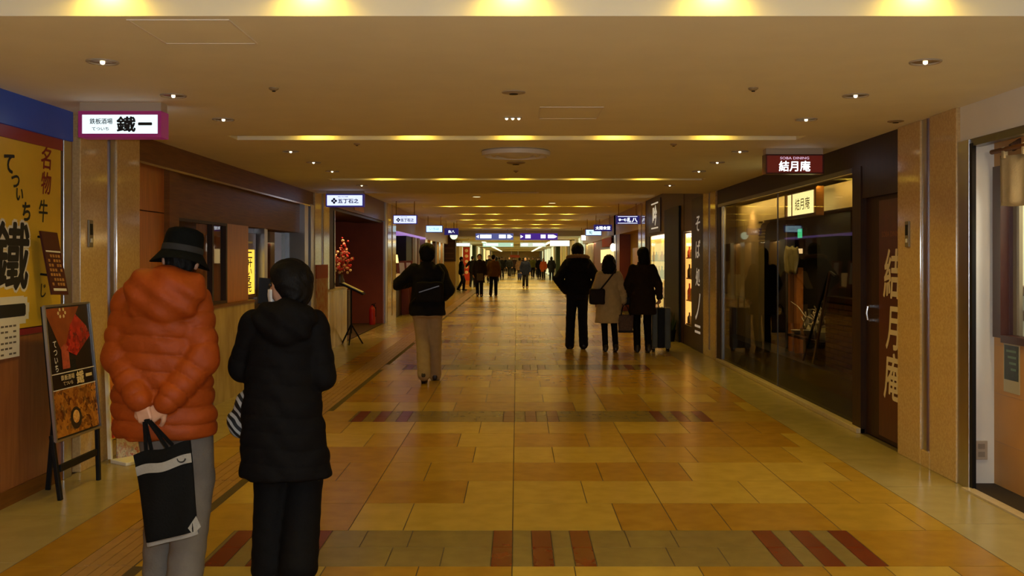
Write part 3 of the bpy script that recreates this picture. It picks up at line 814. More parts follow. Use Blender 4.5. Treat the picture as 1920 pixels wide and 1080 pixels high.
for k in range(6):
    a = math.pi*k/3; poly(mb, ring(.36+.075*math.cos(a), .94+.03*math.sin(a), 0, .014, n=8), .005)
mb.build('logo', mat('letter_gold', (.75, .62, .35), .4), pos)

# white bent-metal floor sign behind the couple
t = thing('floor_sign', 'low white bent metal floor sign with a red poster at the marble pillar foot', 'floor sign', (-3.0, 7.6, 0))
P0, P1 = Vector((-3.09, 7.50, 0)), Vector((-2.92, 7.74, 0))
dv = (P1-P0).normalized(); fw = Vector((dv.y, -dv.x, 0)); z = Vector((0, 0, 1))
MB().hexa([P0, P1, P1+fw*.20, P0+fw*.20], [P0+z*.03, P1+z*.03, P1+fw*.20+z*.025, P0+fw*.20+z*.025]).bar(P0+z*.03, P0-fw*.05+z*.80, .03, .03).bar(P1+z*.03, P1-fw*.05+z*.80, .03, .03).bar(P0-fw*.05+z*.79, P1-fw*.05+z*.79, .03, .03).build('frame', M_WHITE, t, bevel=.004)
MB().hexa([P0+z*.18, P1+z*.18, P1+z*.18-fw*.012, P0+z*.18-fw*.012], [P0-fw*.048+z*.78, P1-fw*.048+z*.78, P1-fw*.06+z*.78, P0-fw*.06+z*.78]).build('poster', blotch('floor_poster', [(.5, .02, .02), (.7, .5, .08), (.6, .05, .03), (.1, .02, .02)], 7), t)
MB().hexa([P0+z*.03+dv*.05+fw*.02, P1+z*.03-dv*.05+fw*.02, P1+z*.03-dv*.05, P0+z*.03+dv*.05], [P0+z*.18+dv*.05+fw*.005, P1+z*.18-dv*.05+fw*.005, P1+z*.18-dv*.05, P0+z*.18+dv*.05]).build('base_card', blotch('base_card', [(.02, .01, .01), (.6, .55, .5), (.4, .03, .03)], 30), t)

# ------------------------------------------------------------------ LEFT: the wood-panelled shop
t = struct('wall_left', (XL, 11, 0)); xr = XL-.06
MB().box(-3.6, XL, 8.30, 15.5, 2.38, LC).build('fascia', M_WOODD, t)
MB().box(XL, XL+.015, 8.30, 15.5, 2.365, 2.385).build('metal_rail', M_BRASS, t)
MB().box(-3.6, xr, 8.30, 9.12, 0, 1.97).box(-3.6, xr, 8.30, 9.12, 1.98, 2.38).build('wood_panel', M_WOOD, t)
MB().box(-3.6, XL-.01, 9.12, 9.38, 0, 2.38).build('wood_post', M_WOODD, t)
MB().box(-3.6, xr-.02, 9.38, 15.5, 1.95, 2.38).build('lintel', M_WOODD, t)
MB().box(-3.6, xr, 11.08, 11.98, 0, 1.95).build('wood_panel', M_WOOD, t)
MB().box(-3.45, XL+.01, 9.38, 12.0, .0, 1.03).build('stone_dado', M_ONYX, t)
MB().box(-3.45, XL+.02, 9.38, 12.0, 1.03, 1.06).build('sill', M_WOODD, t)
wn = struct('window_1', (xr, 10.2, 1.06))
mb = MB(); mb.box(xr-.05, xr+.01, 9.38, 9.43, 1.06, 1.95).box(xr-.05, xr+.01, 11.03, 11.08, 1.06, 1.95).box(xr-.05, xr+.01, 9.43, 11.03, 1.06, 1.09).box(xr-.05, xr+.01, 9.43, 11.03, 1.92, 1.95).box(xr-.05, xr+.005, 10.55, 10.6, 1.09, 1.92)
mb.build('window_frame', M_DARKW, wn); MB().box(xr-.03, xr-.024, 9.43, 11.03, 1.09, 1.92).build('pane', M_GLASS, wn)
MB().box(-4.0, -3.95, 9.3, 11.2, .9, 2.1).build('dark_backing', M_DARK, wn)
mb = MB()
for k, yy in enumerate((10.15, 10.32)): mb.box(-3.6, -3.57, yy, yy+.05, 1.06, 1.9)
mb.build('blind_edge', mat('blind', (.30, .22, .1), .6), wn)
# door recess with steel frames and lit board
dr = struct('door_1', (XL, 13.5, 0))
MB().box(-4.3, -3.42, 11.98, 12.04, 0, 1.95).build('side_panel', M_REDW, dr)
MB().box(-3.5, -3.44, 12.04, 12.9, 0, 1.95).build('dark_panel', M_REDW, dr)
MB().box(-3.5, -3.3, 12.9, 13.0, 0, 1.97).box(-3.5, -3.34, 13.12, 13.22, 0, 1.97).build('steel_post', M_STEEL, dr)
MB().box(-3.44, -3.43, 13.22, 14.9, 0, 1.97).build('pane', M_GLASSD, dr)
MB().box(-3.8, -3.75, 12.9, 15.0, 0, 1.97).build('door_leaf', M_DARKW, dr)
MB().box(-3.5, XL-.0, 14.9, 15.15, 0, 2.38).box(-3.5, XL+.02, 15.25, 15.5, 0, 2.40).build('steel_jamb', M_STEEL, dr, bevel=.004)
MB().box(-3.5, XL-.1, 15.15, 15.25, 0, 2.38).build('dark_gap', M_BLACK, dr)
t = thing('lit_menu_sign', 'glowing yellow vertical sign with black brush writing on a dark red board', 'lit sign', (-3.4, 12.35, 1.06))
MB().box(-3.44, -3.38, 12.06, 12.78, 1.06, 1.88).build('board', M_REDW, t, bevel=.004)
MB().box(-3.38, -3.355, 12.12, 12.62, 1.11, 1.67).build('light_panel', emis('panel_amber', (1.0, .62, .06), 1.2), t)
mb = MB(); letters(mb, ['二', '叶', 'い', 'え', '元'], (-3.355, 12.37, 1.39), LW, FZ, w=.24, h=.5, vertical=True, bold=.02, shear=.1); mb.build('lettering', M_INK, t)
MB().box(-3.38, -3.372, 12.15, 12.6, 1.75, 1.775).build('header_line', M_PAPER, t)

# ------------------------------------------------------------------ LEFT: dark red restaurant entrance
t = struct('wall_left', (XL, 20, 0))
M_MAROON = mat('maroon_wall', (.26, .06, .02), .35, noise=.15, nscale=3)
MB().box(-3.6, XL, 16.7, 24.0, 2.47, HC).build('fascia', mat('fascia_maroon', (.12, .035, .018), .4), t)
MB().box(-3.9, XL-.05, 16.7, 24.0, 2.42, 2.47).build('soffit', M_DARKW, t)
MB().box(-4.65, XL-.02, 23.75, 23.9, 0, 2.45).build('maroon_wall', M_MAROON, t)
MB().box(-4.5, -4.45, 16.7, 23.75, 0, 2.45).build('maroon_back', M_MAROON, t)
MB().box(-4.5, -3.3, 16.7, 23.75, 2.45, 2.5).build('entrance_ceiling', M_DARKW, t)
MB().box(-3.4, XL-.02, 16.72, 17.3, 1.02, 2.42).build('dark_post', M_DARKW, t)
MB().box(-3.42, XL-.0, 16.72, 18.6, 0, 1.0).build('stone_dado', M_ONYX, t)
MB().box(-3.44, XL+.02, 16.72, 18.6, 1.0, 1.03).build('ledge', M_KERB, t)
MB().box(-3.32, XL-.04, 17.55, 17.62, 1.03, 2.42).build('brass_post', M_BRASS, t)
MB().box(-4.45, XL-.02, 18.7, 23.7, 0, .012).build('threshold', mat('dark_carpet', (.05, .018, .01), .8), t)
MB().box(-3.5, XL+.02, 23.9, 24.25, 0, 2.95).build('steel_jamb', M_STEEL, t)
MB().box(-3.25, XL+.012, 19.4, 20.6, 2.52, 2.80).build('small_panel', M_WOOD, t)
for k, (yy) in enumerate((19.0, 20.5, 22.0)):
    dl = thing('entrance_downlight', 'tiny downlight in the dark red entrance ceiling, %s from the front' % NTH[k], 'ceiling light', (-3.62, yy, 2.45), 'entrance downlights')
    MB().lathe([(.06, 0), (.06, -.008), (.045, -.01)], (0, 0, 0), 16).build('ring', M_BRASS, dl, local=True)
    MB().ball((0, 0, -.008), (.035, .035, .01), 8).build('bulb', emis('weak_bulb', (1, .7, .4), 5), dl, local=True)
    lamp('entrance_lamp', 'SPOT', (0, 0, -.04), 26, (1, .55, .2), dl, spot_size=2.2, spot_blend=.8, shadow_soft_size=.03)
# flower arrangement on a pedestal
fl = thing('flower_arrangement', 'tall spray of pink, red and cream blossoms in a vase in the dark red entrance', 'flowers', (-3.62, 20.2, 0))
MB().box(-3.82, -3.42, 20.0, 20.4, 0, .92).build('pedestal', M_DARKW, fl, bevel=.005)
MB().lathe([(.05, .92), (.09, .98), (.10, 1.08), (.06, 1.2), (.07, 1.24), (.055, 1.24), (.05, 1.1)], (-3.62, 20.2, 0), 20).build('vase', mat('vase_dark', (.06, .05, .05), .25), fl, smooth=True)
mb = MB(); bl = [MB(), MB(), MB()]; r = random.Random(5)
for k in range(26):
    a = r.uniform(0, 6.28); rr_ = r.uniform(.06, .34); zt = r.uniform(1.42, 2.05)-rr_*.3
    e = Vector((-3.62+rr_*math.cos(a), 20.2+rr_*math.sin(a), zt)); b0 = Vector((-3.62, 20.2, 1.2)); md = (b0+e)/2+Vector((0, 0, .06))
    mb.tube([b0, md, e], [.006, .005, .003], 5)
    for q in range(7):
        f = r.uniform(.55, 1.05); p = b0.lerp(e, f)+Vector((r.uniform(-.05, .05), r.uniform(-.05, .05), r.uniform(-.05, .06)))
        bl[r.choice((0, 0, 1, 2))].ball(p, r.uniform(.016, .03), 6)
mb.build('branches', M_WOODD, fl)
for q, (nm, c) in enumerate((('red_blossoms', (.6, .03, .03)), ('pink_blossoms', (.75, .28, .2)), ('cream_blossoms', (.85, .65, .35)))):
    tag(bl[q].build(nm, mat('petal_%d' % q, c, .6), fl), kind='stuff')
lamp('flower_spot', 'SPOT', (-3.5, 20.0, 2.42), 110, (1, .6, .28), None, spot_size=.9, spot_blend=.6, shadow_soft_size=.03)
# menu stand
st = thing('menu_stand', 'black music-stand style menu stand with open menu before the red entrance', 'menu stand', (-3.02, 18.0, 0))
c = Vector((-3.02, 18.0, 0))
for a in (.5, 2.6, 4.7): MB().bar(c+Vector((.22*math.cos(a), .22*math.sin(a), .0)), c+Vector((0, 0, .36)), .022, .022).build('leg', M_BLACK, st)
MB().tube([c+Vector((0, 0, .2)), c+Vector((0, 0, 1.0))], .016).build('pole', M_BLACK, st, smooth=True)
MB().hexa([c+Vector((-.19, -.16, 1.10)), c+Vector((.23, -.14, .90)), c+Vector((.23, .14, .90)), c+Vector((-.19, .16, 1.10))], [c+Vector((-.18, -.16, 1.125)), c+Vector((.24, -.14, .925)), c+Vector((.24, .14, .925)), c+Vector((-.18, .16, 1.125))]).build('tray', M_BLACK, st)
MB().hexa([c+Vector((-.15, -.12, 1.114)), c+Vector((.21, -.12, .943)), c+Vector((.21, .12, .943)), c+Vector((-.15, .12, 1.114))], [c+Vector((-.145, -.12, 1.124)), c+Vector((.215, -.12, .953)), c+Vector((.215, .12, .953)), c+Vector((-.145, .12, 1.124))]).build('menu', M_PAPER, st)
# fire extinguisher
fe = thing('fire_extinguisher', 'small red fire extinguisher standing at the far side of the red entrance', 'fire extinguisher', (-3.40, 23.2, .012))
MB().lathe([(.07, .012), (.075, .03), (.075, .36), (.05, .42), (.025, .44), (.025, .47)], (-3.40, 23.2, 0), 18).build('cylinder', mat('fire_red', (.45, .02, .015), .3), fe, smooth=True)
MB().box(-3.42, -3.33, 23.185, 23.215, .46, .485).bar((-3.41, 23.2, .485), (-3.31, 23.2, .52), .02, .012).build('valve_handle', M_BLACK, fe)
MB().tube([(-3.38, 23.2, .46), (-3.31, 23.16, .42), (-3.31, 23.14, .2)], .01, 6).build('hose', M_BLACK, fe)

# ------------------------------------------------------------------ LEFT: lamp-lit shop and farther fronts
t = struct('wall_left', (XL, 30, 0))
MB().box(-3.6, XL, 25.9, 34.5, 2.30, HC).build('fascia', mat('fascia_tan', (.45, .29, .11), .5, noise=.06), t)
MB().box(-3.6, XL+.02, 26.4, 34.5, 2.24, 2.30).build('light_strip', emis('violet_strip', (.42, .24, .75), .7), t)
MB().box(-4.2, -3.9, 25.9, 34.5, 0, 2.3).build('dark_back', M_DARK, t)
MB().box(-4.0, XL-.05, 29.0, 30.6, 0, 2.24).build('dark_door', M_BLACK, t)
MB().box(-3.9, XL-.03, 30.6, 31.4, 0, 2.24).box(-3.9, XL-.03, 32.3, 32.9, 0, 2.24).build('wood_post', M_WOODD, t)
MB().box(-3.9, XL-.05, 31.4, 32.3, 0, 2.24).build('maroon_panel', M_MAROON, t)
MB().box(-3.9, XL-.02, 26.3, 28.8, 0, .72).build('counter_base', M_DARKW, t)
MB().box(-3.9, XL+.0, 26.3, 28.8, .72, .76).build('counter_top', M_WOOD, t)
MB().box(-3.88, XL-.06, 26.4, 28.7, .76, 1.15).build('cream_display', emis('display_cream', (.75, .48, .16), .35), t)
tl = thing('shop_lamp', 'small glowing yellow lamp on the counter beside the second blue-lettered sign', 'lamp', (-3.32, 26.8, 1.15))
MB().lathe([(.07, 0), (.07, .02), (.02, .05), (.02, .3)], (0, 0, 0), 14).build('base', M_BRASS, tl, local=True, smooth=True)
MB().lathe([(.11, .30), (.08, .52), (.075, .52), (.10, .31)], (0, 0, 0), 18).build('lamp_shade', emis('shade_yellow', (1, .72, .22), 2.0), tl, local=True, smooth=True)
for k, (yy, xx) in enumerate(((27.6, -3.02), (28.9, -2.98))):
    a = thing('standing_menu', 'slim leaning white menu panel beside the walking man in black, %s one' % ('nearer' if k == 0 else 'farther'), 'menu panel', (xx, yy, 0), 'slim leaning menu panels')
    mb = MB(); mb.bar((xx-.10, yy, .0), (xx-.22, yy, 1.5), .28, .03, up=(0, 1, 0)); mb.build('panel', mat('panel_red', (.2, .04, .02), .5), a)
    n = 1.2; MB().hexa([(xx-.22, yy-.03, .85), (xx-.08, yy-.03, .85), (xx-.08, yy-.02, .85), (xx-.22, yy-.02, .85)], [(xx-.27, yy-.03, 1.45), (xx-.13, yy-.03, 1.45), (xx-.13, yy-.02, 1.45), (xx-.27, yy-.02, 1.45)]).build('card', M_PAPER, a)
t = struct('wall_left', (XL, 40, 0))
M_GOLDW = mat('gold_wall', (.55, .40, .14), .4, noise=.1)
MB().box(-3.6, XL, 34.5, 46.0, 2.25, HC).build('fascia', M_GOLDW, t)
MB().box(-4.1, -3.7, 34.5, 46.0, 0, 2.25).build('lit_back', mat('gold_back', (.6, .44, .18), .5, noise=.2, nscale=2), t)
for k, (a, b, m) in enumerate(((34.5, 35.3, M_BRASS), (36.6, 37.3, M_MARB2), (38.8, 39.5, M_DARKW), (40.6, 41.4, M_MARB2), (42.6, 43.3, M_BRASS))):
    MB().box(-3.72, XL+.0, a, b, 0, 2.25).build('gold_post', m, t)
MB().box(-3.7, XL-.02, 34.5, 44, 0, .9).build('dado', M_GOLDW, t)
lamp('shop_glow', 'AREA', (-3.5, 39, 2.2), 45, (1, .72, .35), None, shape='RECTANGLE', size=.3, size_y=8)
t = struct('wall_left', (-3.1, 46, 0))
MB().box(-4.7, -2.85, 46.0, 46.3, 0, 1.45).build('beige_dado', mat('beige_wall', (.5, .36, .16), .5, noise=.05), t)
MB().box(-4.7, -2.85, 46.0, 46.3, 1.45, 2.95).build('dark_upper', mat('brown_board', (.06, .03, .02), .5), t)
t = thing('notice_board', 'dark framed notice board on the projecting wall at the left end of the arcade', 'notice board', (-3.1, 45.97, 1.5))
MB().box(-3.42, -2.88, 45.94, 46.0, 1.48, 2.62).build('board', mat('board_brown', (.05, .02, .015), .5), t)
mb = MB()
for k in range(4): mb.box(-3.36, -2.94, 45.935, 45.94, 1.58+.24*k, 1.60+.24*k)
mb.build('lines', mat('board_lines', (.2, .1, .06), .6), t)
# ------------------------------------------------------------------ RIGHT: white noodle shop at the edge of the frame
t = struct('wall_right', (XR, 5, 0))
MB().box(XR, 3.6, -6, 6.83, 2.36, LC).build('white_fascia', M_WHITE, t)
MB().box(XR-.02, XR+.012, 6.66, 6.83, 0, 2.36).build('steel_jamb', M_STEEL, t, bevel=.004)
MB().box(XR-.01, XR+.06, -6, 6.66, 2.31, 2.36).build('steel_head', M_STEELD, t)
MB().box(XR+.012, 3.32, 6.80, 6.86, 0, 2.36).build('white_jamb', M_WHITE, t)
MB().box(XR-.015, XR+.012, 6.62, 6.67, 0, 2.33).build('dark_gasket', M_BLACK, t)
xw = 3.29
MB().box(xw, xw+.06, -6, 6.8, .0, 1.02).box(xw, xw+.06, -6, 6.8, 2.18, 2.36).box(xw, xw+.06, 6.74, 6.8, 1.02, 2.18).build('peach_wall', M_PEACH, t)
mb = MB()
for k in range(3): mb.box(xw-.002, xw, -6, 6.79, .30+.33*k, .305+.33*k)
mb.build('panel_joint', mat('peach_joint', (.5, .29, .14), .6), t)
MB().box(XR-.0, xw, -6, 6.8, 0, .006).build('dark_mat', mat('dark_mat', (.03, .02, .015), .9), t)
MB().box(XR-.07, XR, -6, 6.66, 0, .012).build('stone_kerb', M_KERB, t)
wn = struct('window_2', (xw, 5.5, 1.0))
MB().box(xw-.035, xw+.05, 6.64, 6.75, 1.02, 2.18).box(xw-.035, xw+.05, 3.6, 6.64, .99, 1.04).box(xw-.03, xw+.05, 3.6, 6.64, 2.15, 2.18).build('window_frame', mat('frame_maroon', (.055, .015, .012), .35), wn)
MB().box(xw+.02, xw+.026, 3.6, 6.64, 1.04, 2.15).build('pane', M_GLASS, wn)
MB().box(xw+.05, xw+.075, 6.56, 6.74, .95, 2.3).build('olive_reveal', mat('olive', (.22, .18, .10), .6), wn)
MB().box(xw+.06, 3.88, 6.75, 6.80, .0, 2.5).box(3.84, 3.88, 2.0, 6.75, 0, 2.5).build('pale_room_wall', mat('pale_green', (.72, .74, .56), .4), wn)
lamp('soffit_fill', 'AREA', (3.18, 5.9, 2.34), 11, (1, .72, .4), None, size=.15)  # added under the soffit, out of view, to brighten the peach wall
lamp('room_lamp', 'AREA', (3.58, 5.9, 2.32), 16, (1, .93, .72), None, size=.3)
for k, (zz, y0, y1, x1) in enumerate(((1.34, 6.25, 6.74, 3.6), (1.17, 6.3, 6.74, 3.55))):
    tag(MB().box(3.375 if k == 0 else 3.39, x1, y0, y1, zz-.035, zz+.03).build('wooden_shelf', mat('shelf_wood', (.30, .15, .06), .5, noise=.2), bevel=.01), '%s thick wooden slab shelf behind the window at the right edge' % ('upper' if k == 0 else 'lower'), 'shelf')
# noren and its rod
nr = thing('noren_curtain', 'short cream shop curtain hanging from a wooden rod at the right edge', 'curtain', (3.24, 6.2, 1.88))
def curtain():
    mb = MB(); ny, nz = 80, 10; y0, y1 = 4.6, 6.60; vs = []
    for i in range(ny+1):
        y = y0+(y1-y0)*i/ny
        for k in range(nz+1):
            z = 2.235-(2.235-1.90)*k/nz
            vs.append((3.235+.014*math.sin(y*28)*(.3+.7*k/nz)+.008*math.sin(y*9+1), y, z-.006*math.sin(y*14)))
    fs = [(i*(nz+1)+k, (i+1)*(nz+1)+k, (i+1)*(nz+1)+k+1, i*(nz+1)+k+1) for i in range(ny) for k in range(nz)]
    o = mb.add(vs, fs).build('cloth', cloth('noren_cream', (.62, .52, .30)), nr, smooth=True)
    sd = o.modifiers.new('thick', 'SOLIDIFY'); sd.thickness = .004
curtain()
mb = MB()
for k in range(8): mb.box(3.222, 3.25, 6.53-.26*k, 6.56-.26*k, 2.22, 2.295)
mb.build('hanging_loops', cloth('noren_cream', (.62, .52, .30)), nr)
rod = MB().tube([(3.235, 4.4, 2.278), (3.235, 6.72, 2.278)], .016, 10).build('rod', M_WOODD, nr, smooth=True)
MB().bar((3.235, 6.45, 2.278), (3.3, 6.45, 2.32), .03, .05).build('rod_bracket', M_DARKW, rod)
t = thing('wall_poster', 'small dark teal poster on the peach wall below the right window', 'poster', (xw, 6.55, .67))
MB().box(xw-.004, xw, 6.45, 6.66, .66, .985).build('sheet', mat('poster_cream', (.5, .45, .3), .5), t)
MB().box(xw-.006, xw-.004, 6.462, 6.648, .745, .975).build('dark_field', mat('poster_teal', (.03, .05, .045), .35, noise=.5, nscale=18), t)
mb = MB()
for k in range(4): mb.box(xw-.0068, xw-.006, 6.49, 6.62-.02*k, .93-.04*k, .945-.04*k)
mb.build('text', mat('poster_green', (.15, .25, .2), .5), t)
t = thing('wall_vent', 'small beige wall socket plate low on the white jamb at right', 'socket', (3.2, 6.8, .18))
MB().box(3.155, 3.24, 6.788, 6.80, .17, .30).build('plate', mat('plate_beige', (.5, .42, .33), .5), t, bevel=.003)
MB().box(3.175, 3.22, 6.785, 6.788, .19, .225).box(3.175, 3.22, 6.785, 6.788, .245, .28).build('slots', mat('slot_grey', (.3, .25, .2), .6), t)

# ------------------------------------------------------------------ RIGHT: the dark noodle restaurant with big window
t = struct('wall_right', (XR, 11, 0))
MB().box(XR, 3.6, 7.88, 15.1, 2.38, LC).build('fascia', M_DARKW, t)
MB().box(XR-.015, XR, 9.0, 15.0, 2.335, 2.38).build('metal_rail', M_STEELD, t)
MB().box(XR-.01, 3.3, 8.78, 9.0, 0, 2.38).build('dark_post', M_DARKW, t)
MB().box(XR-.01, 3.3, 14.85, 15.1, 0, 2.38).build('dark_post', M_DARKW, t)
MB().box(XR+.0, XR+.06, 14.78, 14.85, .05, 2.34).build('steel_edge', M_STEEL, t)
MB().box(XR-.05, XR+.03, 8.78, 15.0, 0, .045).build('stone_kerb', M_KERB, t, bevel=.005)
MB().box(XR, 3.3, 7.88, 8.78, 2.09, 2.38).build('door_head', M_DARKW, t)
wn = struct('window_3', (XR, 12, 0))
MB().box(XR+.02, XR+.026, 9.0, 14.78, .045, 2.335).build('pane', M_GLASSD, wn)
MB().box(XR+.015, XR+.03, 11.68, 11.70, .045, 2.335).build('glass_joint', M_STEELD, wn)
# cream inner partition with a large opening
pt = struct('wall_right', (3.3, 12, 0)); xp = 3.32
M_TANP = mat('tan_partition', (.38, .27, .12), .55, noise=.08)
MB().box(xp, xp+.08, 13.55, 14.85, .42, 2.335).box(xp, xp+.08, 9.0, 13.55, 2.07, 2.335).build('cream_partition', M_TANP, pt)
mb = MB()
for k in range(9):
    a0 = math.pi/2*k/8
    mb.box(xp, xp+.08, 13.55-.25*(1-math.sin(a0))-.03, 13.55, 2.07-.25*(1-math.cos(a0))-.031, 2.07-.25*(1-math.cos(a0)))
mb.build('rounded_corner', M_TANP, pt)
MB().box(XR+.04, xp+.1, 9.0, 14.85, 0, .42).build('black_plinth', mat('plinth_black', (.012, .011, .01), .35), pt)
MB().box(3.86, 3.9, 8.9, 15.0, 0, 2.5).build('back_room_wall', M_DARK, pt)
brk = MB(); 
for k in range(13):
    for j in range(5):
        y0 = 9.02+.29*j+(.145 if k % 2 else 0)
        brk.box(xp-.05, xp+.05, y0, min(y0+.28, 10.45), .42+.052*k, .42+.052*k+.045)
brk.build('brick_course', mat('brick_dark', (.16, .07, .035), .6, noise=.3, nscale=15), pt)
MB().box(xp-.03, xp+.05, 9.02, 10.45, .42, 1.11).build('brick_mortar', mat('mortar_dark', (.025, .015, .01), .8), pt)
MB().box(xp-.06, xp+.08, 9.0, 10.5, 1.11, 1.16).build('brick_cap', M_DARKW, pt)
MB().box(3.5, 3.56, 10.35, 11.5, .42, 2.05).build('black_screen', M_BLACK, pt)
MB().box(xp-.1, xp+.2, 10.45, 11.75, .64, .67).build('display_shelf', M_DARKW, pt)
MB().box(xp+.04, xp+.12, 11.85, 11.95, .42, 1.45).box(xp+.04, xp+.12, 12.15, 12.22, .42, 1.40).build('wood_upright', M_WOOD, pt)
MB().box(3.45, 3.55, 12.6, 12.66, .42, 2.0).build('steel_rod', M_STEEL, pt)
lamp('window_fill', 'AREA', (3.13, 11.9, 2.31), 26, (1, .7, .2), None, rot=(0, -.9, 0), shape='RECTANGLE', size=.04, size_y=5.4)  # added strip light without a fitting, brightens the inner partition
lamp('display_lamp', 'SPOT', (3.25, 11.3, 2.25), 60, (1, .7, .35), None, spot_size=1.3, spot_blend=.7, shadow_soft_size=.03)
lamp('inner_lamp', 'SPOT', (3.2, 13.9, 2.3), 22, (1, .65, .28), None, spot_size=2.2, spot_blend=.8, shadow_soft_size=.03)
# display of pottery and dried branches
r = random.Random(11); cer = [mat('pot_cream', (.5, .42, .26), .4, noise=.2), mat('pot_brown', (.25, .13, .05), .4, noise=.3), mat('pot_grey', (.32, .28, .2), .4, noise=.3)]
pots = [('round cream jar', 10.62, 3.34, .11, .16), ('tall brown flask', 10.80, 3.40, .06, .26), ('wide grey bowl', 10.98, 3.31, .12, .09), ('squat brown jar', 11.18, 3.38, .10, .15), ('small cream cup', 11.33, 3.30, .05, .09), ('tall grey bottle', 11.45, 3.40, .055, .30), ('low cream dish', 11.60, 3.31, .09, .05)]
for k, (nm, y, x, rad, h) in enumerate(pots):
    p = thing('pottery', '%s on the display shelf behind the dark restaurant window' % nm, 'pottery', (x, y, .67), 'pottery on the window shelf')
    if h > .2: pr = [(rad*.7, 0), (rad, h*.25), (rad*.95, h*.5), (rad*.35, h*.75), (rad*.35, h*.95), (rad*.5, h), (rad*.3, h), (rad*.25, h*.8)]
    elif h < .1: pr = [(rad*.4, 0), (rad*.5, h*.1), (rad*.9, h*.7), (rad, h), (rad*.93, h), (rad*.4, h*.2)]
    else: pr = [(rad*.6, 0), (rad*.95, h*.35), (rad, h*.6), (rad*.7, h*.9), (rad*.75, h), (rad*.62, h), (rad*.8, h*.6)]
    MB().lathe(pr, (0, 0, 0), 20).build('vessel', cer[k % 3], p, local=True, smooth=True)
t = thing('dried_branches', 'bundle of pale dried branches spilling over the pottery in the window', 'branches', (3.36, 11.1, .67))
mb = MB()
for k in range(40):
    p = Vector((3.40+r.uniform(-.1, .08), 11.1+r.uniform(-.35, .35), .68+r.uniform(.02, .28))); d = Vector((r.uniform(-.1, .06), r.uniform(-.3, .3), r.uniform(-.06, .18)))
    mb.tube([p, p+d*.5+Vector((0, 0, .03)), p+d], [.008, .007, .004], 5)
tag(mb.build('twigs', mat('twig_pale', (.5, .4, .24), .6), t), kind='stuff')
t = thing('display_stand', 'slanted silver display frame leaning behind the restaurant window glass', 'display stand', (3.2, 10.4, .42))
MB().bar((3.19, 10.62, .42), (3.24, 10.20, 1.42), .02, .035).build('rail', M_STEEL, t)
MB().bar((3.19, 11.0, .42), (3.24, 10.24, 1.40), .02, .02).build('rear_leg', M_BLACK, t)
MB().bar((3.24, 10.20, 1.42), (3.24, 10.02, 1.38), .02, .02).build('hook', M_STEEL, t)
t = thing('white_cloth_figure', 'pale folded cloth draped over a post inside the dark restaurant', 'cloth', (3.36, 12.0, 1.40))
mb = MB(); vs = []
for i in range(13):
    for k in range(9):
        vs.append((3.36+.02*math.sin(i*1.3+k*.5), 11.8+.04*i, 1.70-.04*k-.015*math.sin(i*.9)))
mb.add(vs, [(i*9+k, (i+1)*9+k, (i+1)*9+k+1, i*9+k+1) for i in range(12) for k in range(8)])
o = mb.build('cloth', cloth('cloth_pale', (.5, .42, .26)), t, smooth=True); sd = o.modifiers.new('thick', 'SOLIDIFY'); sd.thickness = .02
t = thing('exit_sign_reflection', 'tiny green exit sign reflection, modelled as a glowing box behind the restaurant window', 'exit sign', (3.5, 12.1, 1.86))  # reflection in the glass, built as a glowing box behind the pane
MB().box(3.46, 3.52, 11.95, 12.15, 1.80, 1.93).build('housing', M_BLACK, t)
MB().box(3.455, 3.46, 11.96, 12.14, 1.81, 1.92).build('face', emis('exit_green', (.05, .8, .4), .9), t)
t = thing('wall_light', 'small warm wall light inside the dark restaurant under the reflected exit sign', 'wall light', (3.5, 12.3, 1.66))
MB().box(3.5, 3.56, 12.1, 12.3, 1.62, 1.66).build('bracket', M_BRASS, t); MB().box(3.46, 3.5, 12.08, 12.32, 1.62, 1.68).build('glow', emis('wall_glow', (1, .65, .3), 1.6), t)
# lit box sign in the window
t = thing('window_box_sign', 'glowing cream box sign in a wooden frame hanging in the restaurant window', 'lit sign', (3.15, 10.9, 2.0))
MB().box(3.115, 3.20, 10.28, 11.48, 2.01, 2.04).box(3.115, 3.20, 10.28, 11.48, 2.285, 2.315).box(3.115, 3.20, 10.28, 10.32, 2.04, 2.285).box(3.115, 3.20, 11.44, 11.48, 2.04, 2.285).build('wooden_frame', M_WOODD, t)
MB().box(3.14, 3.19, 10.32, 11.44, 2.04, 2.285).build('light_panel', emis('panel_cream', (1.0, .86, .36), 2.4), t)
MB().box(3.135, 3.14, 11.24, 11.27, 2.04, 2.285).box(3.135, 3.14, 10.40, 10.42, 2.04, 2.285).build('mullion', M_WOOD, t)
mb = MB(); letters(mb, '結月庵', (3.14, 10.85, 2.16), RW, FZ, w=.55, h=.13, bold=.005); mb.build('lettering', mat('ink_faint', (.35, .28, .12), .6), t)
# door with the vertical shop name
dr = struct('door_2', (XR+.05, 8.3, 0))
MB().box(XR+.04, XR+.1, 7.90, 8.78, .01, 2.09).build('door_leaf', M_DARKW, dr)
MB().box(XR+.028, XR+.04, 7.92, 8.44, .05, 2.05).build('name_panel', M_REDW, dr)
MB().box(XR+.0, XR+.1, 7.86, 7.905, 0, 2.09).build('door_frame', M_STEELD, dr)
dh = MB().tube([(XR-.01, 8.60, 1.14), (XR-.02, 8.60, 1.08), (XR-.01, 8.60, 1.02)], .011).box(XR, XR+.04, 8.585, 8.615, 1.13, 1.15).box(XR, XR+.04, 8.585, 8.615, 1.01, 1.03).build('door_handle', M_STEEL, dr, smooth=True)
mb = MB(); xl = XR+.028
for ch, z, h, w_, y in (('結', 1.43, .40, .34, 8.14), ('月', .98, .35, .25, 8.13), ('庵', .58, .38, .34, 8.13)): letters(mb, ch, (xl, y, z), RW, FZ, w=w_, h=h, bold=.018, shear=.12)
mb.build('shop_name', M_LETW, dr)
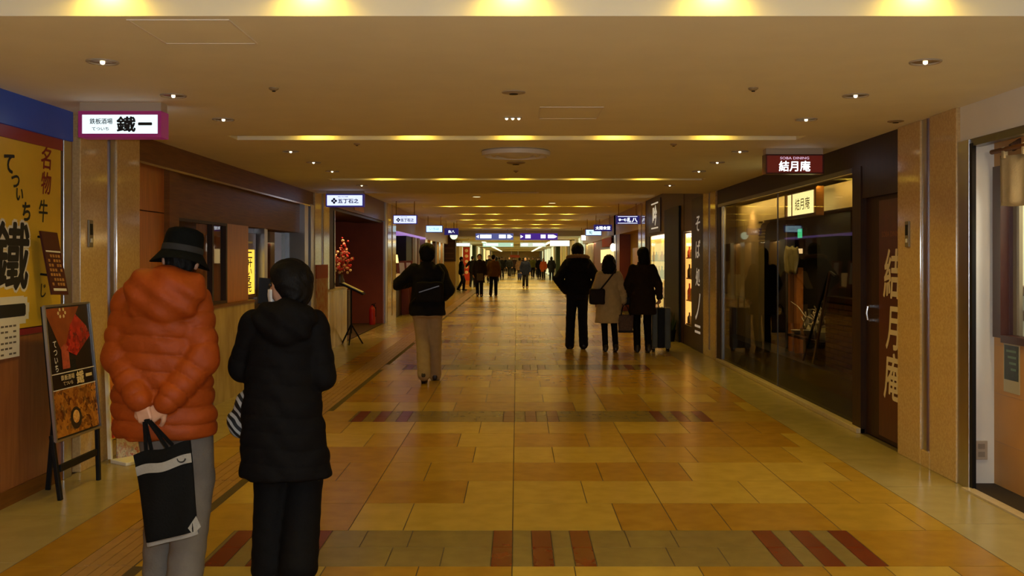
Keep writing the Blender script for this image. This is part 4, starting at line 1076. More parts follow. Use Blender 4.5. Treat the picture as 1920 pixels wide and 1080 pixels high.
mb = MB(); letters(mb, 'SOBA DINING', (xl, 8.16, 1.76), RW, FZ, w=.42, h=.045, bold=.0); mb.build('small_lettering', mat('letter_rust', (.30, .12, .06), .5), dr)

# ------------------------------------------------------------------ RIGHT: the dark-framed shop with lit showcases
t = struct('wall_right', (XR, 20, 0))
MB().box(XR-.01, 3.7, 18.1, 23.4, 2.08, HC).box(XR, 3.7, 16.1, 18.1, 2.05, HC).build('facade', mat('facade_brown', (.10, .05, .025), .5, noise=.15), t)
MB().box(XR-.01, 3.7, 22.85, 23.4, 0, 2.08).box(XR-.01, 3.7, 20.15, 20.45, 0, 2.08).box(XR-.01, 3.7, 18.15, 18.4, 0, 2.08).box(XR-.0, 3.7, 17.2, 17.35, 0, 2.05).build('dark_post', M_DARKW, t)
MB().box(XR-.05, XR, 18.4, 20.2, .0, 2.55).build('black_door', M_BLACK, t, bevel=.005)
MB().box(XR+.0, 3.7, 17.35, 18.15, 0, .36).build('case_base', M_DARKW, t)
MB().box(XR+.0, 3.7, 20.45, 22.85, 0, .30).build('case_base', M_DARKW, t)
MB().box(XR-.02, 3.5, 16.1, 17.2, 0, 2.6).build('banner_wall', M_DARKW, t)
mb = MB()
for ch, z, h in (('そ', 2.15, .25), ('ば', 1.72, .3), ('処', 1.25, .3), ('ノ', .75, .45)): letters(mb, ch, (XR-.02, 16.62, z), RW, FZ, w=.38, h=h, bold=.012, shear=.15)
mb.box(XR-.0215, XR-.02, 16.4, 16.9, .40, .44).box(XR-.0215, XR-.02, 16.4, 16.9, .30, .34)
mb.build('lettering', emis('brush_glow', (.8, .7, .55), .25), t)  # letters given a faint glow in place of light falling on them
for k, (y0, y1, z0, z1, s_) in enumerate(((17.36, 18.14, .36, 2.02, 1.6), (20.46, 22.84, .30, 2.07, .75))):
    c = thing('showcase', ('narrow bright lit showcase of bottles in the dark shop front' if k == 0 else 'wide golden lit showcase with shelves behind the woman with the suitcase'), 'showcase', (XR, (y0+y1)/2, z0))
    MB().box(XR+.13, XR+.18, y0, y1, z0, z1).box(XR+.03, XR+.13, y1-.02, y1, z0, z1).build('lit_back', emis('case_glow%d' % k, (1.0, .50, .12) if k == 0 else (1.0, .62, .12), 1.5 if k == 0 else .6), c)  # back and far end wall emit, their lit look put into the material
    MB().box(XR+.02, XR+.026, y0, y1, z0, z1).build('pane', M_GLASS, c)
    sh_ = MB(); zs = (z0+.02, z0+.45, z0+.85, z0+1.22)
    for zz in zs: sh_.box(XR+.04, XR+.13, y0+.01, y1-.01, zz-.02, zz)
    sh_.build('shelves', M_WOODD, c)
    MB().box(XR+.04, XR+.35, y0+.01, y1-.01, z1-.06, z1).build('lamp_strip', emis('case_strip', (1, .85, .55), 3.0 if k == 0 else 1.4), c)
    n = 0
    for zi, zz in enumerate(zs):
        m = 3 if k == 0 else 6
        for j in range(m):
            y = y0+.12+(y1-y0-.24)*j/(m-1); h = .2+.1*((j*3+zi*2) % 3)/2
            cc = mat('goods_%d' % ((j+zi*2) % 4), [(.5, .05, .03), (.55, .42, .25), (.06, .04, .03), (.6, .3, .05)][(j+zi*2) % 4], .3)
            b = MB().lathe([(.035, 0), (.04, .02), (.04, h*.55), (.015, h*.75), (.015, h), (.001, h)], (XR+.085, y, zz), 10).build('bottle', cc, None, smooth=True)
            b.location = (0, 0, 0)
            row = ('bottom', 'second', 'third', 'top')[zi]; tag(b, 'bottle on the %s shelf of the %s lit showcase, %s from the camera' % (row, 'narrow' if k == 0 else 'wide', NTH[j]), 'bottle', 'bottles in the %s showcase' % ('narrow' if k == 0 else 'wide'))
    lamp('case_lamp', 'AREA', (XR+.2, (y0+y1)/2, z1-.07), 6, (1, .62, .25), None, size=.3)
t = thing('logo_sign', 'dark square shop sign with white brush mark between two white bars', 'sign', (XR-.02, 21.7, 2.2))
MB().box(XR-.035, XR-.01, 20.9, 22.7, 2.14, 2.86).build('board', mat('sign_dark', (.03, .012, .012), .4), t)
mb = MB(); mb.box(XR-.04, XR-.035, 21.2, 22.25, 2.76, 2.79).box(XR-.04, XR-.035, 21.2, 22.25, 2.22, 2.25); letters(mb, '吟', (XR-.037, 21.7, 2.51), RW, FZ, w=.62, h=.42, bold=.03, shear=.1); mb.build('white_mark', emis('mark_white', (.9, .8, .6), .5), t)
for k, (x, y) in enumerate(((2.9, 18.6), (2.93, 19.3))):
    p = thing('potted_plant', 'small dark potted plant by the black door of the dark shop, %s one' % ('nearer' if k == 0 else 'farther'), 'plant', (x, y, 0), 'potted plants by the black door')
    MB().lathe([(.07, 0), (.10, .2), (.11, .22), (.09, .22), (.08, .18)], (0, 0, 0), 14).build('pot', M_WHITE if k else M_BLACK, p, local=True, smooth=True)
    mb = MB(); rr2 = random.Random(k)
    for q in range(16):
        a = q*2.4; e = Vector((.13*math.cos(a)*rr2.uniform(.4, 1), .13*math.sin(a)*rr2.uniform(.4, 1), .3+rr2.uniform(0, .25)))
        mb.tube([(0, 0, .18), e*.6, e], [.006, .02, .002], 4)
    mb.build('leaves', mat('leaf_dark', (.03, .06, .02), .5), p, local=True)

# ------------------------------------------------------------------ RIGHT: farther fronts
t = struct('wall_right', (XR, 28, 0))
MB().box(XR, 3.6, 24.7, 33.0, 2.30, HC).build('fascia', mat('fascia_tan', (.45, .29, .11), .5, noise=.06), t)
MB().box(3.4, 3.8, 24.7, 29.5, 0, 2.30).build('tan_wall', mat('tan_wall', (.5, .34, .13), .5, noise=.1), t)
MB().box(XR+.05, 3.4, 25.0, 26.6, 0, 1.85).build('orange_door', M_WOOD, t, bevel=.01)
MB().box(XR, 3.5, 29.5, 30.3, 0, 2.30).build('red_post', M_MAROON, t)
MB().box(XR-.0, 3.5, 30.6, 31.2, 0, HC).build('steel_column', M_STEEL, t)
t = struct('wall_right', (XR, 38, 0))
MB().box(XR, 3.6, 33.0, 46.0, 2.25, HC).build('fascia', M_GOLDW, t)
MB().box(XR+.05, 3.8, 31.2, 40.0, 0, 2.25).build('red_front', mat('front_red', (.22, .02, .012), .45, noise=.15), t)
MB().box(XR, 3.8, 40.0, 42.5, 0, 2.25).build('pale_column', mat('pale_column', (.62, .55, .38), .4), t)
MB().box(XR+.1, 3.8, 42.5, 46.0, 0, 2.25).build('gold_wall', M_GOLDW, t)
t = thing('paper_lantern_sign', 'square glowing yellow lantern sign on the red shop front at right', 'lantern', (XR, 33.5, 1.5))
MB().box(XR-.08, XR+.05, 31.6, 35.2, 1.42, 1.88).build('light_panel', emis('lantern_yellow', (1, .72, .3), 1.1), t)
MB().box(XR-.09, XR+.05, 31.5, 35.3, 1.88, 1.93).box(XR-.09, XR+.05, 31.5, 35.3, 1.38, 1.42).build('frame', M_REDW, t)
t = thing('red_banner_sign', 'red shop banner with a pale top edge above the yellow lantern sign', 'banner', (XR, 33.5, 2.0))
MB().box(XR-.05, XR-.03, 31.6, 35.0, 1.97, 2.26).build('cloth', mat('banner_red', (.35, .03, .015), .6), t); MB().box(XR-.055, XR-.03, 31.6, 35.0, 2.26, 2.31).build('edge', M_PAPER, t)
tag(MB().ball((XR-.06, 30.9, 1.92), (.09, .12, .13), 12).build('globe_lamp', emis('globe_white', (1, .9, .7), 2.0), smooth=True), 'small white globe lamp on the steel column of the red shop', 'lamp')
lamp('shop_glow', 'AREA', (XR+.1, 42, 2.2), 40, (1, .75, .4), None, shape='RECTANGLE', size=.3, size_y=6)

# ------------------------------------------------------------------ hanging shop signs
def hang_sign(label, x0, x1, y, z0, z1, ceil, frame, face, texts, margin=.025, dep=.14, tm=None, ink=M_INK, mount=True):
    t = thing('hanging_sign', label, 'hanging sign', ((x0+x1)/2, y, z0))
    mb = MB(); m = margin
    mb.box(x0, x1, y-dep/2, y+dep/2, z0, z0+m).box(x0, x1, y-dep/2, y+dep/2, z1-m, z1).box(x0, x0+m, y-dep/2, y+dep/2, z0+m, z1-m).box(x1-m, x1, y-dep/2, y+dep/2, z0+m, z1-m)
    mb.build('frame', frame, t)
    MB().box(x0+m, x1-m, y-dep/2+.008, y+dep/2-.008, z0+m, z1-m).build('light_panel', face, t)
    if mount and ceil-z1 > .15:
        for fx in (.12, .88): MB().tube([(x0+(x1-x0)*fx, y, z1), (x0+(x1-x0)*fx, y, ceil)], .012, 6).build('hanger', M_BRASS, t)
    elif mount: MB().box(x0+.005, x1-.005, y-dep/2+.012, y+dep/2-.012, z1, ceil).build('mount_box', mat('mount_paint', (.5, .42, .33), .6), t)
    W, Hh = x1-x0-2*m, z1-z0-2*m
    for nm, body, cx, cz, w_, h_, mm, bd in texts:
        q = MB(); letters(q, body, (x0+m+W*cx, y-dep/2+.008, z0+m+Hh*cz), FX, FZ, w=w_*W, h=h_*Hh, bold=bd); q.build(nm, mm, t)
    return t
M_TEXTB = mat('ink_navy', (.012, .015, .09), .5)
hang_sign('white lit hanging sign with magenta frame and black brush characters at upper left', -2.93, -2.375, 6.66, 2.365, 2.54, LC, M_MAG, M_SIGNW,
    [('small_lettering', '鉄板酒場', .25, .66, .30, .30, M_INK, .012), ('small_lettering', 'てついち', .24, .26, .22, .17, M_INK, .012), ('large_lettering', '鐵', .58, .5, .24, .78, M_INK, .03), ('large_lettering', '一', .83, .52, .17, .10, M_INK, .03)], margin=.024)
hang_sign('maroon hanging sign with white glowing characters above the dark restaurant', 2.36, 2.91, 9.42, 2.36, 2.545, LC, M_REDW, M_RSIGN,
    [('small_lettering', 'SOBA DINING', .5, .85, .52, .15, emis('letters_pink', (.75, .55, .75), .8), .004), ('large_lettering', '結月庵', .5, .38, .56, .60, M_LITW, .02)], margin=.012)
def logo_sign(label, x0, x1, y, z0, z1, ceil, face):
    t = hang_sign(label, x0, x1, y, z0, z1, ceil, M_NAVY, face, [('large_lettering', '五丁石之', .60, .44, .58, .42, M_TEXTB, .035), ('small_lettering', '旬の味', .45, .85, .3, .09, M_TEXTB, .01)], margin=.018)
    q = MB(); cx = x0+.018+(x1-x0-.036)*.20; cz = z0+(z1-z0)*.46; r_ = (z1-z0)*.13
    for k in range(4): q.prism([(r_*.75*math.cos(a)+r_*1.05*math.cos(math.pi/2*k), r_*.75*math.sin(a)+r_*1.05*math.sin(math.pi/2*k)) for a in [2*math.pi*j/10 for j in range(10)]], (cx, y-.063+.0, cz), FX, FZ, .002)
    q.build('flower_mark', M_TEXTB, t)
logo_sign('lavender lit hanging sign with navy flower mark and letters outside the red entrance', -2.93, -2.35, 15.2, 2.355, 2.55, LC, M_SIGNL)
logo_sign('second lavender hanging sign with navy flower mark, farther along the left side', -2.94, -2.37, 23.5, 2.385, 2.60, HC, M_SIGNL)
hang_sign('pale cyan lit hanging sign beyond the two flower-mark signs on the left', -2.90, -2.36, 31.5, 2.40, 2.63, HC, M_NAVY, M_SIGNC, [('lettering', 'いろは', .5, .5, .6, .4, emis('ink_sky', (.2, .5, .7), .5), .01)], margin=.02)
hang_sign('small navy hanging sign right behind the pale cyan sign', -2.6, -2.1, 35.5, 2.42, 2.66, HC, M_NAVY, M_NAVY, [('lettering', '魚八', .5, .5, .5, .5, M_LITW, .01)], margin=.02)
hang_sign('navy hanging sign with white letters and mountain mark on the right side', 2.46, 3.03, 24.5, 2.42, 2.63, HC, M_NAVY, M_NAVY,
    [('lettering', 'ゆ一む', .27, .5, .34, .36, M_LITW, .03), ('lettering', '八', .82, .48, .24, .5, M_LITW, .04), ('lettering', '札', .56, .5, .17, .6, M_LITW, .03), ('white_rule', '一', .5, .95, .9, .06, M_LITW, .0), ('white_rule', '一', .5, .05, .9, .06, M_LITW, .0)], margin=.014)
hang_sign('navy hanging sign with bold white characters overlapping a cyan sign on the right', 2.42, 2.98, 31.0, 2.43, 2.63, HC, M_NAVY, M_NAVY, [('lettering', '太陽食堂', .5, .5, .86, .6, M_LITW, .03)], margin=.014)
hang_sign('pale cyan lit hanging sign half hidden by the navy sign on the right', 2.36, 2.92, 34.0, 2.36, 2.58, HC, M_NAVY, M_SIGNC, [('lettering', '旬', .3, .5, .2, .6, M_TEXTB, .01)], margin=.02)
t = thing('round_sign', 'small round pale green lit sign at the far left end of the signs', 'lit sign', (-2.36, 37.0, 2.43))
MB().lathe([(.001, -.05), (.13, -.05), (.14, 0), (.13, .05), (.001, .05)], (0, 0, 0), 20).build('light_panel', emis('round_green', (.75, 1, .7), 1.2), t, local=True).rotation_euler = (math.pi/2, 0, 0)
MB().tube([(0, 0, .13), (0, 0, HC-2.43)], .012).build('rod', M_BLACK, t, local=True)
hang_sign('small square white lantern-like sign at the far right of the arcade', 2.82, 3.06, 43.5, 2.36, 2.62, HC, M_WOOD, emis('sq_white', (1, .9, .75), 1.5), [], margin=.015)
# way-finding boards
def wayboard(label, x0, x1, y, z0, z1, face, white, ceil=HC, side=1):
    t = thing('direction_board', label, 'direction sign', ((x0+x1)/2, y, z0)); W = x1-x0; Hh = z1-z0
    MB().box(x0, x1, y-.06, y+.06, z0, z1).build('light_panel', face, t)
    for fx in (.15, .85): MB().tube([(x0+W*fx, y, z1), (x0+W*fx, y, ceil)], .015, 6).build('rod', M_STEEL, t)
    q = MB()
    for a, b in white: q.box(x0+W*a, x0+W*b, y-.064, y-.06, z0+Hh*.25, z0+Hh*.8)
    q.build('white_field', M_LITW, t)
    q = MB(); letters(q, '◀' if side > 0 else '▶', (x0+W*.05, y-.062, z0+Hh*.5), FX, FZ, h=Hh*.5); letters(q, '▶', (x0+W*.95, y-.062, z0+Hh*.5), FX, FZ, h=Hh*.5); q.build('arrows', M_LITW, t)
wayboard('blue hanging direction board with white fields, left of the pair over the far crowd', -1.90, -.16, 45.5, 2.44, 2.74, emis('way_blue', (.10, .13, .38), .7), ((.12, .42), (.62, .8), (.84, .92)))
wayboard('violet blue hanging direction board with white arrows, right of the pair over the far crowd', .15, 1.88, 45.5, 2.44, 2.74, emis('way_violet', (.06, .02, .32), .7), ((.14, .28), (.55, .68), (.74, .9)), side=-1)
wayboard('green and white hanging board behind the left blue direction board', -2.0, -.2, 58, 2.28, 2.52, emis('way_green', (.45, .75, .6), .8), ((.1, .5),), 2.66)
wayboard('pale hanging board behind the right violet direction board', .2, 1.7, 58, 2.28, 2.52, emis('way_pale', (.6, .75, .65), .8), ((.1, .3), (.5, .9)), 2.66)
hang_sign('bright white hanging sign over the right side of the far hall', 1.8, 2.9, 54, 2.25, 2.58, 2.66, M_STEEL, emis('hall_white', (.9, 1, .95), 1.7), [])
hang_sign('bright white shop sign above the red banner in the far hall', -3.2, -2.45, 52, 2.22, 2.42, 2.66, M_STEEL, emis('hall_white', (.9, 1, .95), 1.7), [])

# ------------------------------------------------------------------ far hall
M_PALE = mat('hall_wall', (.50, .43, .22), .5, noise=.1, nscale=2)
for sg, xw_, nm in ((1, -3.3, 'wall_left'), (-1, 3.1, 'wall_right')):
    t = struct(nm, (xw_, 90, 0))
    MB().box(xw_-.6*sg, xw_-1.0*sg, 46.3, 141, 0, 2.66).build('hall_wall', M_PALE, t)
    r = random.Random(9 if sg > 0 else 10); y = 48.
    cs = [mat('hall_green', (.10, .14, .05), .5), mat('hall_gold', (.6, .45, .15), .4), mat('hall_dark', (.05, .035, .025), .5), emis('hall_lit', (.9, 1, .6), .6), mat('hall_cream', (.7, .62, .42), .5), emis('hall_lit_warm', (1, .75, .3), .8)]
    while y < 135:
        d = r.uniform(.8, 2.2)*(y/48); m = r.choice(cs); MB().box(xw_-.62*sg, xw_-(.0 if r.random() < .6 else .3)*sg, y, y+d, 0, 2.6).build('shop_front', m, t); y += d*r.uniform(1.0, 1.6)
tag(MB().box(-4.6, 4.2, 141, 141.2, 0, 2.66).build('wall_end', mat('end_wall', (.6, .45, .25), .6, noise=.3, nscale=1)), kind='structure')
for sg in (-1, 1):
    k = 0
    for y in [62+6.2*i for i in range(12)]:
        tag(MB().box(sg*2.1-.10, sg*2.1+.10, y, y+5, 2.60, 2.655).build('tube_light', emis('tube_white', (1, .92, .6), 1.7)), 'bright tube light in the %s row of the far hall ceiling, %s from the camera' % ('left' if sg < 0 else 'right', NTH[k]), 'ceiling light', 'tube lights of the far hall'); k += 1
for y in (52, 60, 70, 84, 100, 120, 134): lamp('hall_fill', 'AREA', (0, y, 2.6), 150, (1, .74, .26), None, shape='RECTANGLE', size=4, size_y=3)  # area lights without fittings, added to brighten the far hall and its end
bn = thing('vertical_banner', 'tall red vertical banner with pale round marks at the left of the far hall', 'banner', (-3.2, 60, 0))
MB().box(-3.28, -2.85, 60, 60.04, .25, 2.28).build('cloth', mat('banner_scarlet', (.5, .03, .01), .6), bn)
mb = MB()
for k in range(5): mb.ball((-3.06, 60, .75+.33*k), (.11, .015, .10), 12)
mb.build('marks', mat('banner_marks', (.8, .55, .35), .6), bn); MB().box(-3.4, -2.75, 59.9, 60.2, 0, .25).build('base', M_WOOD, bn); MB().box(-3.3, -2.8, 60.0, 60.05, 2.28, 2.31).build('top_rod', M_WOODD, bn)
tag(MB().box(-.9, .35, 128, 128.1, 1.75, 2.1).build('far_banner', mat('far_red', (.5, .08, .03), .6)), 'small red banner at the very end of the hall', 'banner')
MB().tube([(-.7, 128.05, 2.1), (-.7, 128.05, 2.66)], .02).tube([(.15, 128.05, 2.1), (.15, 128.05, 2.66)], .02).build('rod', M_STEEL, bpy.data.objects['far_banner'])
# ------------------------------------------------------------------ people
# --- person in the orange down jacket
OR_ = mat('down_orange', (.30, .050, .0035), .6, bump=.3, bscale=35, noise=.12, nscale=10, spec=.25)
sec1 = [(.725, -.03, -.01, .242, .165), (.80, -.033, -.015, .245, .17), (.95, -.04, -.02, .238, .168), (1.12, -.045, -.02, .225, .165), (1.28, -.045, -.02, .215, .16), (1.37, -.045, -.02, .19, .13), (1.45, -.035, -.02, .10, .085)]
p1, s1, h1 = person('person seen from behind in an orange down jacket and dark hat, hands clasped behind', (-1.64, 4.70, 0), 0, 1.665, .0062,
    arms=(((-.232, -.07, 1.12), (-.075, -.205, .915), (.30, -.06, -1), (.15, 1, .1), 1.05), ((.172, -.08, 1.11), (.035, -.20, .905), (-.75, -.02, -.6), (0, 1, -.3), .85)),
    legs=((-.085, .10, 0, 0), (.08, -.03, .01, .1)), head=(.35, -.08, .17), body_dx=-.045, headoff=(.04, .0),
    top=dict(m=OR_, secs=sec1, sleeve=(.082, .076, .060), puff=.014, seam=.082, spuff=.012, collar=True, hood=(.0, -.10, 1.45, .185, .105, .10), name='down_jacket'),
    pants=dict(m=cloth('trouser_grey', (.17, .15, .13)), thigh=.105, knee=.092, ankle=.085, hem=.04, seat=(.185, .14)), hair='short')
# hat
def hat(root, s, h2w, m, mband):
    def ringpts(prof, n=40):
        vs = []; fs = []
        for r, z in prof:
            for k in range(n):
                a = 2*math.pi*k/n; rr = r*(1+.015*math.sin(3*a)); vs.append(tuple(h2w((rr*math.cos(a)*.95, -.012+rr*1.12*math.sin(a), z-(.012*math.cos(2*a) if r > .115 else 0)))*s))
        for i in range(len(prof)-1):
            for k in range(n): fs.append((i*n+k, i*n+(k+1) % n, (i+1)*n+(k+1) % n, (i+1)*n+k))
        fs.append(tuple((len(prof)-1)*n+k for k in range(n)))
        return vs, fs
    ho = MB().add(*ringpts([(.088, .02), (.10, .018), (.128, .000), (.146, -.022), (.149, -.026), (.147, -.020), (.128, .006), (.105, .026), (.101, .04), (.098, .08), (.094, .115), (.086, .135), (.06, .147), (.03, .146), (.001, .142)])).build('hat', m, root, local=True, smooth=True, angle=70)
    MB().add(*ringpts([(.1035, .027), (.1045, .032), (.1025, .058), (.1005, .060)])).build('hat_band', mband, ho, local=True, smooth=True)
hat(p1, s1, h1, mat('felt_black', (.006, .007, .007), .9, spec=.05, bump=.2, bscale=120), mat('band_grey', (.03, .03, .032), .7, spec=.1))
# collar shirt visible between hat and hood is the jacket collar; the tote bag hangs from the clasped hands
tb = thing('tote_bag', 'black cloth tote bag with a white band hanging behind the person in orange', 'bag', (-1.58, 4.44, .2))
cTL, cTR, cBR, cBL = Vector((-1.732, 4.46, .665)), Vector((-1.478, 4.46, .728)), Vector((-1.428, 4.43, .318)), Vector((-1.655, 4.43, .262))
def tp_(u, v, side): 
    p = cTL*(1-u)*(1-v)+cTR*u*(1-v)+cBL*(1-u)*v+cBR*u*v
    bul = (.006+.034*(v**.6)*(math.sin(math.pi*min(1, max(0, u)))**.5))*(1 if v < .97 else .8)
    p = p+Vector((0, side*bul+.008*math.sin(u*7+v*5), .006*math.sin(u*9)*(1-v)))
    return p
def bagpatch(mb, u0, u1, v0, v1, nu=16, nv=24, m=0, off=0.):
    for side in (-1, 1):
        vs = [tp_(u0+(u1-u0)*i/nu, v0+(v1-v0)*k/nv, side)+Vector((0, side*off, 0)) for i in range(nu+1) for k in range(nv+1)]
        mb.add(vs, [(i*(nv+1)+k, (i+1)*(nv+1)+k, (i+1)*(nv+1)+k+1, i*(nv+1)+k+1) for i in range(nu) for k in range(nv)], m)
    return mb
mb = bagpatch(MB(), 0, 1, 0, .955)
for k in range(24):
    for u in (0, 1):
        a, b = .955*k/24, .955*(k+1)/24; mb.quad(tp_(u, a, -1), tp_(u, b, -1), tp_(u, b, 1), tp_(u, a, 1))
mb.build('bag_body', cloth('bag_black', (.006, .006, .006)), tb, smooth=True)
mb = bagpatch(MB(), 0, 1, .955, 1.0, 16, 3)
for k in range(16): mb.quad(tp_(k/16, 1, -1), tp_((k+1)/16, 1, -1), tp_((k+1)/16, 1, 1), tp_(k/16, 1, 1))
mb.add([tp_(.86, .90, -1)+Vector((0, -.004, 0)), tp_(1.0, .80, -1)+Vector((.002, -.004, 0)), tp_(1.07, .93, -1), tp_(.93, .985, -1)+Vector((0, -.004, 0))], [(0, 1, 2, 3)])
M_BW = cloth('bag_white', (.32, .31, .29))
mb.build('bag_bottom', M_BW, tb, smooth=True)
bagpatch(MB(), 0, 1, .135, .235, 16, 3, 0, .003).build('white_band', M_BW, tb, smooth=True)
mb = MB(); pts = [tp_(.84, .17, -1)+Vector((.018*math.cos(a), -.006, .016*math.sin(a))) for a in [math.pi+math.pi*k/10 for k in range(11)]]
mb.tube(pts, .0035, 6).build('ring_mark', M_INK, tb)
hnd = Vector((-1.675, 4.465, .815))
for side, us in ((-1, (.22, .62)), (1, (.30, .70))):
    a, b = tp_(us[0], .0, side), tp_(us[1], .0, side); t1 = hnd+Vector((-.008, .006*side, 0)); t2 = hnd+Vector((.012, .006*side, .002))
    mb = MB()
    for p, q in ((a, t1), (b, t2)): mb.bar(p-Vector((0, 0, .05)), p, .016, .004, up=(0, 1, 0)).bar(p, q, .016, .004, up=(0, 1, 0))
    mb.bar(t1, t2, .02, .005, up=(0, 1, 0)); mb.build('bag_handle', cloth('bag_black', (.006, .006, .006)), tb)

# --- person in the long black quilted coat
BK = mat('coat_black', (.006, .0055, .006), .7, bump=.25, bscale=40, spec=.06)
sec2 = [(.555, .01, -.005, .248, .175), (.70, .0, -.005, .232, .165), (.90, -.01, -.01, .215, .155), (1.10, -.01, -.01, .195, .15), (1.28, .0, -.01, .20, .148), (1.37, .01, -.01, .18, .125), (1.45, .015, -.01, .10, .085)]
p2, s2, h2 = person('person with short black hair in a long black quilted coat, turning toward the shops', (-1.125, 4.78, 0), .05, 1.525, .0075,
    arms=(((-.232, .03, 1.14), (-.20, .225, 1.345), (.15, .35, 1), (.6, .5, -.2), .55), ((.205, -.02, 1.10), (.10, .19, 1.02), (-.6, .6, .2), (0, -.3, -1), .6)),
    legs=((-.075, .02, 0, .0), (.09, -.06, .03, .25)), head=(1.25, -.04, -.03), headoff=(.012, .0),
    top=dict(m=BK, secs=sec2, sleeve=(.082, .073, .058), puff=.005, seam=.085, spuff=.004, collar=True, hood=(.02, -.10, 1.43, .155, .095, .085), name='quilted_coat'),
    pants=dict(m=cloth('trouser_black', (.006, .0055, .0055)), thigh=.108, knee=.10, ankle=.102, hem=.065, seat=(.18, .14)), hair='full', hairs=1.13, shoe=(.16, .05, .02))
# white mask on the turned face
def mask(root, s, h2w):
    vs = []; nu, nv = 8, 6
    for i in range(nu+1):
        for k in range(nv+1):
            u = (i/nu-.5)*2; v = k/nv; a = u*1.15
            vs.append(tuple(h2w((.070*math.sin(a), .022+.092*math.cos(a)*(1-.12*abs(v-.45)), -.015-.075*v))*s))
    o = MB().add(vs, [(i*(nv+1)+k, (i+1)*(nv+1)+k, (i+1)*(nv+1)+k+1, i*(nv+1)+k+1) for i in range(nu) for k in range(nv)]).build('face_mask', M_PAPER, root, local=True, smooth=True)
    sd = o.modifiers.new('thick', 'SOLIDIFY'); sd.thickness = .003
mask(p2, s2, h2)
ph = thing('phone', 'black phone held up beside the face of the person in the black coat', 'phone', (-1.29, 5.05, 1.33))
MB().box(-.036, .036, -.005, .005, -.01, .125).build('case', M_BLACK, ph, local=True, bevel=.003); MB().box(-.032, .032, .005, .0065, -.004, .119).build('screen', mat('screen_dark', (.01, .012, .02), .1), ph, local=True)
ph.rotation_euler = (-.15, .1, .5)
# zebra-striped bag on the left arm
def stripe_mat():
    m, nt, b = node_mat('zebra_cloth'); b.inputs['Roughness'].default_value = .6
    tc = nt.nodes.new('ShaderNodeTexCoord'); wv = nt.nodes.new('ShaderNodeTexWave'); wv.inputs['Scale'].default_value = 9; wv.inputs['Distortion'].default_value = 5; wv.inputs['Detail'].default_value = 1.5
    mp = nt.nodes.new('ShaderNodeMapping'); mp.inputs['Rotation'].default_value = (.3, .9, .2)
    r = nt.nodes.new('ShaderNodeValToRGB'); r.color_ramp.elements[0].position = .52; r.color_ramp.elements[1].position = .6
    r.color_ramp.elements[0].color = (.008, .008, .009, 1); r.color_ramp.elements[1].color = (.45, .43, .40, 1)
    nt.links.new(tc.outputs['Object'], mp.inputs[0]); nt.links.new(mp.outputs[0], wv.inputs[0]); nt.links.new(wv.outputs[0], r.inputs[0]); nt.links.new(r.outputs[0], b.inputs[0]); return m
zb = thing('shoulder_bag', 'black and white zebra-striped bag under the arm of the person in black', 'bag', (-1.36, 4.95, .66))
sdf_obj('bag_body', mesh_sdf(lambda P: smin(loft(P, [(.0, .03, 0, .085, .05), (.06, .01, 0, .10, .055), (.16, .02, 0, .085, .045), (.27, .05, 0, .045, .03)]), loft(P, [(.02, .02, .0, .09, .05), (.1, .02, 0, .09, .05)]), .03)+.004*np.sin(P[:, 0]*60+P[:, 2]*35), (-.15, -.1, -.05), (.2, .1, .32), .008), stripe_mat(), zb)
MB().tube([(.045, 0, .26), (.03, .02, .36), (.05, .03, .44), (.09, .03, .40), (.085, .0, .27)], .008, 8).build('strap', M_BLACK, zb, local=True, smooth=True)

# --- man in black walking ahead
M_BKJ = cloth('jacket_black', (.012, .011, .012)); 
p3, s3, h3 = person('person in a black jacket and beige trousers walking alone up the middle left', (-1.13, 12.45, 0), .03, 1.745, .012,
    arms=(((-.365, .02, 1.20), (-.24, .24, 1.21), (.8, .5, 0), (0, 0, -1), .6), ((.265, -.05, 1.13), (.19, .17, 1.03), (-.4, .9, .1), (-.5, 0, -.8), .6)),
    legs=((-.03, -.16, .05, .5), (.085, .22, 0, 0)),
    top=dict(m=M_BKJ, hem=.82, flare=.225, w=1.06, sleeve=(.086, .07, .056)), pants=dict(m=cloth('trouser_beige', (.44, .33, .19)), thigh=.105, knee=.085, ankle=.078, hem=.06, seat=(.185, .14)), hair='full', shoe=(.03, .02, .015))
def back_bag(label, c, sz, m, name='messenger_bag'):
    t = thing(name, label, 'bag', c)
    sdf_obj('bag_body', mesh_sdf(lambda P: rbox(P, (0, 0, sz[2]/2), (sz[0]/2, sz[1]/2, sz[2]/2), .03)+.003*np.sin(P[:, 0]*40+P[:, 2]*30), (-sz[0]/2-.03, -sz[1]/2-.03, -.03), (sz[0]/2+.03, sz[1]/2+.03, sz[2]+.03), .012), m, t)
    return t
mbag = back_bag('black messenger bag slung across the back of the man in beige trousers', (-1.08, 12.245, 1.02), (.34, .10, .25), M_BKJ)
MB().bar((-.13, -.052, .12), (.12, -.052, .20), .006, .012).build('zip_line', M_STEELD, mbag, local=True)
MB().tube([(.15, -.01, .22), (.17, .06, .36), (.10, .12, .45)], .016, 8).tube([(-.16, 0, .06), (-.24, .1, -.02), (-.22, .2, -.04)], .016, 8).build('strap', M_BLACK, mbag, local=True, smooth=True)

